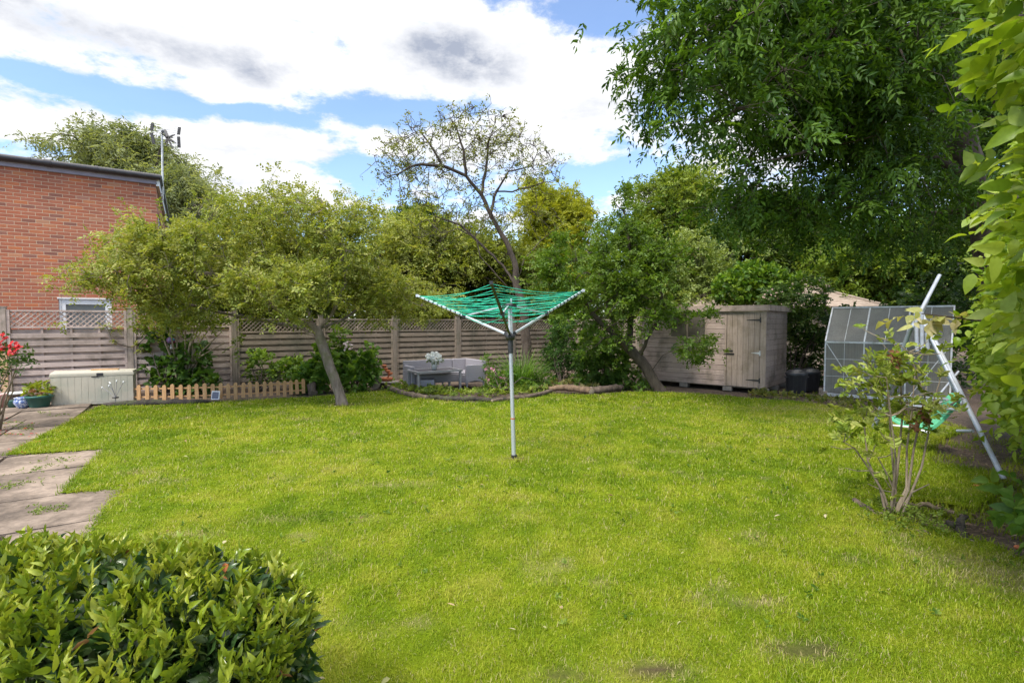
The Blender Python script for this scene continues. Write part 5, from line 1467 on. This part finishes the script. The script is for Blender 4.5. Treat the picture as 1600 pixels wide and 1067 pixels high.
# many-stemmed lilac behind it
q = FW(2.9, .45); root = thing("lilac_shrub", "many-stemmed bare-legged shrub fanning up against the fence behind the pickets", "shrub", q)
mb = MB(); qq = np.array(q)
for (px, py) in [(245, 505), (262, 500), (275, 490), (290, 490), (305, 495), (318, 500), (330, 510), (345, 520), (352, 535), (300, 520), (325, 490)]:
    e = np.array(at(px, py, q.y - .25 + RNG.uniform(-.15, .15))) - qq; b0 = np.array([RNG.normal(.05, .05), RNG.normal(0, .04), .45 if px > 290 else .2])
    if px < 280: b0 = np.array([-.15, 0, .2])
    m_ = (b0 + e) / 2 + np.array([(e[0] - b0[0]) * -.15, 0, .02]); mb.tube([b0 * [1, 1, 0], b0, m_, e], [.028, .024, .018, .009], 6)
mb.build("stem", M["bark_pale"], root)
P = in_ells([E(270, 480, q.y - .3, .7, .5, .28), E(330, 500, q.y - .35, .45, .4, .2), E(235, 500, q.y - .3, .35, .3, .3), E(375, 540, q.y - .4, .25, .2, .1, .01)], 330, .2) - qq
leaf_mesh("foliage", sprays(P, rnd(len(P)), 1, .18, 6, .075, .045, [(.09, .14, .02), (.17, .22, .035), (.26, .29, .07)], "oval"), M["leaf"], root)
# branch of a climber crossing the post
root = thing("climber", "twisted thin climber stem crossing the fence post above the storage box", "climber", FW(1.75, .1))
rr_ = np.array(FW(1.75, .1)); pts = [np.array(FW(s, .09, z)) - rr_ for s, z in [(1.55, 1.45), (1.62, 1.2), (1.75, 1.1), (1.93, 1.02), (2.1, 1.12), (2.28, 1.35)]]
mb = MB(); mb.tube(pts, [.014, .016, .018, .018, .016, .012], 6); mb.tube([pts[3], pts[4] + np.array([0, 0, -.02]), np.array(FW(2.2, .1, .98)) - rr_], [.012, .01, .007], 5); mb.build("stem", M["bark_apple"], root)
P = np.array([np.array(FW(s, .12, z)) - rr_ for s, z in [(1.5, 1.45), (1.6, 1.42), (1.7, 1.4), (2.2, 1.35), (2.1, .98), (2.2, .95), (1.7, 1.15), (2.0, 1.05)]])
leaf_mesh("foliage", sprays(P, rnd(len(P)), 5, .12, 5, .05, .03, OLIVE, "oval"), M["leaf"], root)

G1 = [(.06, .14, .016), (.115, .22, .022), (.19, .30, .04)]
G2 = [(.07, .14, .015), (.13, .22, .022), (.22, .32, .045)]
bush("bed_plant", "light green bramble-like plant rising above the middle of the picket fence", "plant", G(405, 612), [E(410, 575, 11.4, .3, .25, .28), E(440, 585, 11.4, .35, .25, .2), E(400, 560, 11.5, .16, .15, .22), E(460, 575, 11.5, .3, .25, .22)], 330, LF(.085, .06, G2, m=5, shape="oval", droop=.25), M["leaf"], gap=(4, .35, 2))
bush("bed_plant", "bright green large-leaved plant left of the leaning apple trunk", "plant", G(497, 608), [E(490, 590, 11.0, .32, .25, .26), E(510, 570, 11.1, .25, .2, .3), E(470, 590, 11.0, .2, .2, .2), E(505, 548, 11.2, .12, .12, .2)], 330, LF(.11, .085, G1, m=5, shape="broad", droop=.3), M["leaf"])
bush("bed_plant", "bushy green plant right of the leaning apple trunk by the stone slab", "plant", G(556, 608), [E(555, 590, 11.2, .4, .25, .26), E(572, 570, 11.3, .25, .2, .3), E(580, 550, 11.4, .12, .12, .2), E(545, 570, 11.4, .2, .2, .3)], 400, LF(.10, .075, G1, m=5, shape="broad", droop=.3), M["leaf"])
bush("flowering_plant", "tall plant with a pale pink spidery flower head behind the leaning apple trunk", "plant", G(540, 604), [E(535, 560, 11.5, .15, .15, .4), E(530, 530, 11.5, .15, .12, .25)], 130, LF(.10, .06, G2, m=5), M["leaf"], extra=lambda r, P: blossom(r, np.array([np.array(at(546, 548, 11.35)) - np.array(r.location)]), 13, .040, [(.62, .48, .50), (.75, .66, .66)],  "blossom", .10))
bush("pink_flower_plant", "plant of clustered pink flowers beside the sofa's right arm", "plant", G(768, 610), [E(766, 590, 11.7, .14, .12, .22), E(764, 565, 11.8, .1, .1, .15), E(775, 600, 11.6, .15, .12, .12)], 110, LF(.07, .04, G1, m=4), M["leaf"],
     extra=lambda r, P: blossom(r, P[P[:, 1] < np.median(P[:, 1])], 70, .038, [(.62, .20, .30), (.75, .38, .46), (.80, .55, .60)],  "blossom", .05))
# strappy grass clump
q = G(815, 606); root = thing("grass_clump", "tall clump of arching strap leaves behind the airer pole", "plant", q)
n = 330; hb0 = np.column_stack([RNG.normal(0, .17, n), RNG.normal(0, .12, n), np.zeros(n)])
az = np.arctan2(hb0[:, 1], hb0[:, 0]) + RNG.normal(0, .6, n)
leaf_mesh("foliage", [blade_pack(hb0, az, RNG.uniform(.6, 1.12, n), RNG.uniform(.15, 1.15, n), RNG.uniform(.014, .026, n), palette([(.06, .15, .015), (.12, .24, .025), (.2, .32, .06)], n), 6)], M["leaf"], root)
bush("bed_plant", "soft green bushy plant at the foot of the strap-leaved clump", "plant", G(785, 614), [E(785, 595, 11.3, .25, .2, .2), E(770, 605, 11.2, .2, .15, .12), E(850, 600, 11.6, .3, .2, .16), E(825, 606, 11.2, .2, .15, .1)], 260, LF(.07, .045, G1, m=5), M["leaf"])
bush("small_conifer", "small dark layered conifer against the fence right of the tall tree's trunk", "shrub", G(878, 600), [E(878, 575, 13, .5, .3, .2), E(878, 550, 13, .35, .3, .2), E(880, 528, 13.1, .2, .2, .25), E(872, 520, 13.2, .16, .15, .35)], 420, LF(.09, .03, [(.02, .06, .014), (.045, .11, .02), (.09, .17, .03)], m=9, Ltw=.28, planar=True, droop=.3), M["leaf_dark"])
bush("climbing_shrub", "green climber wrapped round a post against the fence behind the big bush", "climber", G(874, 590), [E(870, 520, 13.6, .2, .2, .45), E(880, 505, 13.7, .35, .2, .25), E(905, 495, 13.8, .35, .2, .2)], 230, LF(.08, .055, G1, m=5), M["leaf"])
bush("round_bush", "big rounded green bush left of the leaning dark apple trunk", "shrub", G(945, 604), [E(940, 570, 11.9, .62, .5, .55), E(925, 545, 12, .4, .4, .5), E(975, 575, 11.9, .45, .4, .5), E(915, 595, 11.7, .3, .3, .25), E(960, 545, 12.1, .35, .3, .35)], 900, LF(.085, .06, [(.035, .085, .012), (.075, .15, .018), (.15, .24, .035)], m=6, patch=lambda P: fbm(P, 2, 71, 2)), M["leaf"], shell=.55)
def cover(name, label, pxs, n, hgt, pal, L=.05, cat="ground cover"):
    P = []
    while len(P) < n:
        a = pxs[RNG.integers(len(pxs))]; g = G(a[0] + RNG.normal(0, a[2]), a[1] + RNG.normal(0, a[3])); P.append((g.x, g.y, RNG.uniform(.01, hgt)))
    P = np.array(P)
    tag(leaf_mesh(name, sprays(P, np.tile([0, 0, 1.], (len(P), 1)), 1, .09, 6, L, L * .7, pal, "oval", up=.4), M["leaf"], None), kind="stuff", label=label, cat=cat)
cover("ground_cover", "low yellow-green ground cover leaves behind the edging logs in front of the sofa", [(720, 618, 22, 3.0), (770, 617, 24, 3.5), (820, 612, 18, 3.5), (655, 614, 16, 3.5), (625, 608, 12, 3), (680, 613, 10, 2)], 620, .10, [(.10, .17, .02), (.2, .28, .03), (.30, .36, .06)])
cover("ground_cover", "loose straw and green ground cover behind the brown gnarled log", [(860, 604, 18, 3.5), (890, 600, 16, 3), (840, 607, 10, 3), (920, 608, 12, 2.5)], 300, .09, [(.14, .17, .04), (.24, .26, .08), (.36, .30, .14)])
cover("ground_cover", "bright green low leaves at the foot of the leaning dark apple trunk", [(990, 606, 14, 2.5), (1010, 608, 8, 2.5), (968, 604, 12, 2)], 230, .12, G1)
cover("edging_weeds", "straggling weeds and low leaves along the foot of the greenhouse", [(1290, 628, 20, 2.5), (1330, 634, 20, 3), (1380, 642, 25, 3), (1240, 622, 25, 1.5), (1430, 652, 25, 3), (1190, 618, 10, 1.5)], 420, .06, [(.08, .12, .015), (.16, .19, .03), (.26, .24, .08)], .045, "weeds")
cover("shrub_weeds", "green weeds growing round the foot of the small shrub", [(1400, 815, 30, 10), (1440, 815, 25, 8), (1380, 800, 16, 8), (1462, 835, 25, 8)], 170, .03, [(.09, .15, .015), (.16, .23, .025), (.22, .29, .05)], .024, "weeds")
P = []
while len(P) < 420:
    g = G(RNG.uniform(1420, 1640), RNG.uniform(675, 900)); P.append((g.x, g.y, -.005))
P = np.array(P); P = P[~inside(P[:, :2])]
n = len(P)
tag(leaf_mesh("soil_litter", [leaves_arr(P + [0, 0, .0], unit(np.column_stack([RNG.normal(size=(n, 2)), RNG.normal(0, .15, n)])), unit(np.array([0, 0, 1.]) + rnd(n) * .4), RNG.uniform(.02, .07, n), RNG.uniform(.01, .03, n), palette([(.10, .065, .04), (.24, .17, .11), (.36, .28, .2)], n), "diamond")], M["petal"], None), kind="stuff", label="dry leaves and bark chips littering the bare soil under the hedge", cat="litter")
Pg = []
while len(Pg) < 900:
    g = G(RNG.uniform(1420, 1620), RNG.uniform(675, 900)); Pg.append((g.x, g.y))
Pg = np.array(Pg); Pg = Pg[(fbm(Pg, 3, 77, 2) > .52)]; n = len(Pg)
bl = [blade_pack(np.column_stack([Pg + RNG.normal(0, .05, (n, 2)), np.full(n, -.03)]), RNG.uniform(0, 6.28, n), RNG.uniform(.05, .11, n), RNG.uniform(.3, 1.2, n), np.full(n, .006), lawn_cols(Pg, .1) * .8, 3) for _ in range(9)]
tag(leaf_mesh("thin_grass", bl, M["grass"], None), kind="stuff", label="thin patchy grass on the bare soil below the hedge", cat="grass")

# ivy mound on the outbuilding roof and the climber right of the shed
bush("ivy_mound", "thick glossy ivy mound heaped on the outbuilding roof above the shed", "ivy", Vector((7.0, 14.6, 0)), [E(1150, 452, 14.6, .62, .7, .5), E(1190, 445, 14.6, .75, .7, .55), E(1215, 450, 14.6, .6, .6, .5), E(1142, 466, 14.4, .3, .5, .25), E(1175, 430, 14.8, .6, .6, .35)], 1500, LF(.10, .085, [(.05, .12, .014), (.10, .20, .018), (.22, .33, .03)], m=5, Ltw=.14, shape="oval"), M["leaf"], nst=12, shell=.7)
bush("flowering_climber", "dark tangled climber with faded pinkish flowers between the shed and greenhouse", "climber", Vector((7.0, 12.4, 0)), [E(1225, 470, 12.4, .55, .6, .35), E(1262, 500, 12.4, .55, .6, .6), E(1275, 560, 12.6, .4, .5, .8), E(1260, 455, 12.9, .5, .5, .3), E(1215, 465, 11.9, .3, .3, .2), E(1250, 540, 13.0, .6, .5, .9)], 1300, LF(.09, .055, DEEP + [(.10, .15, .03)], m=6, Ltw=.2), M["leaf_dark"], nst=14, shell=.4, gap=(1.5, .3, 6),
     extra=lambda r, P: blossom(r, P[P[:, 2] > np.quantile(P[:, 2], .72)], 90, .03, [(.42, .30, .24), (.55, .42, .36)],  "blossom", .05))
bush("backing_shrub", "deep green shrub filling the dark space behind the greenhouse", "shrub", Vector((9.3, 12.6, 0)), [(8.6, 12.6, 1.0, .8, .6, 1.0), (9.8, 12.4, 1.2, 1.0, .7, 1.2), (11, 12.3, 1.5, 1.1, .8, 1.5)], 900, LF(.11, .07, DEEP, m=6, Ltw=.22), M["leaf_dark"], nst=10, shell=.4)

# potted plants at the left
for (o, el, n, pal, L) in pots_plants:
    P = in_ells(el, n, .2)
    leaf_mesh("foliage", sprays(P, unit(P - np.array([0, 0, .15])), 1, .1, 5, L, L * .5, pal, "oval"), M["leaf"], o)
    P = in_ells([(.05, -.02, .25, .16, .1, .05)], 12, .2); leaf_mesh("dry_leaves", sprays(P, rnd(12), 1, .08, 4, .06, .03, [(.30, .13, .06), (.4, .22, .1)], "oval"), M["leaf"], o)
q = G(-8, 700)
bush("rose_bush", "rose bush with bright red blooms at the left edge in front of the fence", "rose", (-7.32, 7.0, 0), [(-7.25, 6.95, 1.25, .14, .12, .10), (-7.3, 6.9, 1.0, .3, .2, .22), (-6.95, 6.95, 1.0, .17, .12, .12, .02), (-6.92, 6.95, 1.12, .06, .06, .05, .006), (-7.5, 7, .8, .3, .2, .3)], 130, LF(.055, .035, [(.04, .09, .02), (.09, .16, .03)], m=5), M["leaf_dark"], nst=9, bark=M["bark_pale"],
     extra=lambda r, P: [blossom(r, np.array([p]), 8, .033, [(.55, .015, .02), (.75, .05, .06), (.8, .16, .16)],  "blossom", .04) for p in (np.array([.30, -.08, 1.30]), np.array([.28, -.08, 1.16]), np.array([.49, -.07, 1.14]), np.array([.44, -.08, 1.19]), np.array([.45, -.1, 1.09]), np.array([.25, -.1, 1.24]))])

# ---- small shrub at the right
b = G(1391, 803); Yb = b.y; root = thing("young_shrub", "small many-stemmed young shrub with pale green leaf rosettes in the lawn's right side", "shrub", b)
o0 = np.array(b); mb = MB(); tips = []
stems = [[(1391, 803), (1398, 780), (1400, 720), (1392, 650), (1385, 590)], [(1391, 803), (1380, 770), (1360, 735), (1335, 700), (1318, 690)], [(1393, 800), (1400, 770), (1383, 735), (1372, 715)],
         [(1395, 800), (1420, 775), (1440, 730), (1450, 680), (1455, 640), (1470, 590)], [(1396, 798), (1412, 760), (1417, 700), (1425, 640), (1430, 580)], [(1394, 800), (1402, 770), (1392, 690), (1388, 620), (1360, 570)],
         [(1385, 790), (1372, 760), (1356, 720), (1350, 660), (1340, 600)], [(1410, 785), (1430, 772), (1452, 756)], [(1400, 790), (1418, 765), (1428, 700), (1445, 620), (1420, 550), (1400, 535)], [(1393, 790), (1398, 740), (1410, 650), (1405, 560), (1395, 530)]]
for st_ in stems:
    d0 = RNG.normal(0, .16); n = len(st_)
    pts = [np.array(at(x, y, Yb + d0 * (i / (n - 1)))) - o0 for i, (x, y) in enumerate(st_)]
    pts[0] = np.array([pts[0][0], 0, -.01]); pts[1][1] *= .5
    mb.tube(pts, list(np.linspace(.0115, .0035, n)), 7)
    if st_[-1] != (1452, 756): tips.append((pts[-1], pts[-1] - pts[-2]))
    for k in range(5):
        i = RNG.integers(max(1, n - 3), n); e = pts[i] + np.array([RNG.normal(0, .16), RNG.normal(0, .15), RNG.uniform(-.02, .14)]) 
        if st_[-1] == (1452, 756): break
        mb.tube([pts[i], (pts[i] + e) / 2 + [0, 0, -.015], e], [.005, .004, .003], 5); tips.append((e, e - pts[i]))
mb.build("stem", M["bark_pale"], root)
T_ = np.array([t[0] for t in tips]); D = unit(np.array([t[1] for t in tips]))
el = [E(1385, 585, Yb, .24, .2, .16), E(1345, 600, Yb, .17, .2, .12), E(1330, 655, Yb, .13, .15, .1), E(1440, 600, Yb, .12, .15, .1), E(1420, 640, Yb, .2, .2, .1), E(1400, 570, Yb, .15, .15, .1), E(1360, 660, Yb, .2, .2, .08), E(1430, 670, Yb, .12, .15, .06, .002), E(1325, 680, Yb, .08, .12, .06, .002)]
P2 = in_ells(el, 170, .1) - o0
T_ = np.concatenate([T_, P2]); D = np.concatenate([D, unit(rnd(len(P2)) + [0, 0, .5])])
leaf_mesh("foliage", sprays(T_, D, 1, .09, 9, .052, .023, [(.16, .20, .015), (.22, .32, .03), (.33, .40, .07), (.42, .44, .13)], "oval", up=.35, droop=.1, spread=.6), M["leaf"], root)
P3 = np.array([np.array(at(x, y, Yb - .05)) - o0 for x, y in [(1400, 545), (1402, 555), (1388, 552), (1445, 628), (1440, 640), (1436, 650), (1450, 635), (1432, 660), (1410, 580)]])
leaf_mesh("dead_leaves", sprays(P3, np.tile([0, 0, -1.], (len(P3), 1)), 2, .06, 4, .05, .03, [(.12, .05, .025), (.26, .13, .06)], "oval", up=-.5), M["petal"], root)

# ---- hedge at the right and the overhanging shrub above it
HL = [(.10, .19, .012), (.19, .30, .02), (.30, .40, .045), (.38, .45, .10)]
els = [(3.9, 2.75, 1.45, .85, .75, .9), (4.2, 3.0, .85, .7, .7, .6), (4.88, 3.95, 1.45, .9, .9, 1.1), (6.05, 5.05, 1.35, .8, .9, 1.35), (7.1, 6.1, 1.4, .95, 1.0, 1.5), (3.85, 2.9, 2.3, .85, .7, .6), (5.6, 4.4, 2.2, .95, .9, .7)]
bush("hedge", "bright yellow-green leafy hedge along the right edge beside the swing", "hedge", (4.6, 4.0, 0), els, 5000, LF(.088, .055, HL, m=6, Ltw=.22, shape="broad", droop=.35, upn=.9, patch=lambda P: fbm(P, 1.6, 81, 2)), M["leaf_hedge"], nst=40, rst=.014, shell=.62, gap=(2.2, .2, 4))
bush("overhanging_shrub", "large-leaved bright green shrub leaning in at the upper right corner close to the viewer", "shrub", (2.6, 1.9, 0), [(2.62, 1.75, 2.25, .74, .55, .62), (2.44, 1.75, 2.75, .66, .5, .42), (2.30, 1.75, 2.05, .40, .35, .22), (2.9, 1.9, 1.7, .75, .55, .55), (2.8, 1.8, 3.1, .9, .6, .6)], 1600, LF(.098, .050, HL, m=6, Ltw=.22, shape="broad", droop=.35, upn=.7, patch=lambda P: fbm(P, 1.8, 82, 2)), M["leaf_hedge"], nst=26, rst=.012, shell=.55, bark=M["bark_apple"])
# pale sprays reaching out from the hedge over the swing
root = thing("hedge_spray", "pale drooping leaf spray reaching left from the hedge across the swing top", "branch", (3.9, 3.3, 0)); o0 = np.array([3.9, 3.3, 0])
pts = [np.array(at(1610, 510, 3.6)) - o0, np.array(at(1560, 505, 3.55)) - o0, np.array(at(1500, 497, 3.5)) - o0, np.array(at(1440, 490, 3.5)) - o0]
mb = MB(); mb.tube(pts, [.012, .009, .006, .003], 6); mb.build("stem", M["bark_dark"], root)
T_ = np.array([np.array(at(x, y, 3.5)) - o0 for x, y in [(1420, 492), (1440, 490), (1450, 485), (1465, 490), (1478, 492), (1490, 488), (1500, 495), (1520, 490)]])
leaf_mesh("foliage", sprays(T_, np.tile([-1., 0, -.1], (len(T_), 1)), 1, .12, 5, .10, .05, [(.30, .32, .08), (.42, .42, .15), (.45, .40, .22)], "broad", droop=.4, spread=.4), M["leaf"], root)
bush("nettle_plant", "low broad-leaved green plant at the right edge below the hedge", "plant", G(1610, 830), [(3.35, 3.05, .32, .22, .2, .2), (3.3, 2.9, .2, .15, .15, .12)], 34, LF(.10, .06, [(.06, .14, .015), (.12, .22, .03), (.2, .3, .05)], m=6, shape="broad", droop=.3), M["leaf"], nst=6)

# ---- clipped shrub in the near left corner
def superell(n, c, r, p=3.0):
    v = rnd(n); k = (np.abs(v) ** p).sum(1) ** (-1 / p); v = v * k[:, None]
    return np.array(c) + v * np.array(r), v
bc = np.array([-1.46, 1.45, .35]); br = (.78, .42, .37)
root = thing("clipped_bush", "clipped evergreen bush with yellow-green tips in the near left corner", "bush", (bc[0], bc[1], 0)); o0 = np.array([bc[0], bc[1], 0])
Pz, v = superell(5600, bc, br); wob = fbm(Pz, 3.2, 91, 3)
Pz = Pz + v * ((wob - .5) * .16)[:, None]
keep = (Pz[:, 2] > .03); Pz, v = Pz[keep], v[keep]
Dn = unit(v * np.array([.6, .6, .6]) + np.array([0, 0, .75]) + rnd(len(v)) * .35)
TIP = [(.12, .185, .013), (.23, .30, .022), (.36, .39, .055)]
OLD = [(.016, .042, .011), (.03, .07, .016), (.055, .105, .025), (.11, .15, .06)]
young = (RNG.random(len(Pz)) < np.clip(.15 + .75 * (v[:, 2] > .2) * (fbm(Pz, 7, 92, 2) > .46) - .25 * (Pz[:, 0] > bc[0] + .62), .05, .95))
packs = sprays(Pz[young] - o0, Dn[young], 1, .08, 8, .040, .0145, TIP, "broad", up=.85, spread=.25, droop=.0, upn=.2, splay=(.2, .6))
packs += sprays(Pz - o0 - v * .05, Dn, 1, .09, 7, .047, .021, OLD, "broad", up=.35, spread=.6, droop=.1, upn=.6)
packs += sprays(Pz[::2] * 1 - o0 - v[::2] * .14, Dn[::2], 1, .09, 6, .05, .024, OLD, "oval", up=.2, spread=.9)
leaf_mesh("foliage", packs, M["leaf_gloss"], root)
k = RNG.choice(len(Pz), 45); leaf_mesh("dry_leaves", sprays(Pz[k] - o0 + v[k] * .02, Dn[k], 1, .04, 2, .05, .022, [(.30, .10, .03), (.36, .2, .08)], "oval"), M["petal"], root)
mb = MB()
for q in Pz[RNG.choice(len(Pz), 160)] - o0:
    b0 = np.array([q[0] * .5 + RNG.normal(0, .1), q[1] * .3, 0]); m_ = (b0 + q) / 2 + RNG.normal(0, .04, 3)
    mb.tube([b0, m_, q], [.009, .006, .003], 5)
for i in RNG.choice(len(Pz), 110):
    a = Pz[i] - o0 - v[i] * .03; mb.tube([a, a + Dn[i] * RNG.uniform(.05, .11)], [.0028, .0018], 5)
mb.build("stem", M["bark_apple"], root)

# ================================================================== RENDER SETTINGS
SC.render.engine = "CYCLES"
SC.view_settings.view_transform = "Standard"
SC.view_settings.look = "None"
SC.view_settings.exposure = 1.02
SC.view_settings.gamma = 1.0
SC.view_settings.use_curve_mapping = False
cy = SC.cycles
cy.max_bounces = 7; cy.diffuse_bounces = 3; cy.glossy_bounces = 2; cy.transmission_bounces = 4; cy.transparent_max_bounces = 8
cy.caustics_reflective = False; cy.caustics_refractive = False
cy.use_denoising = True
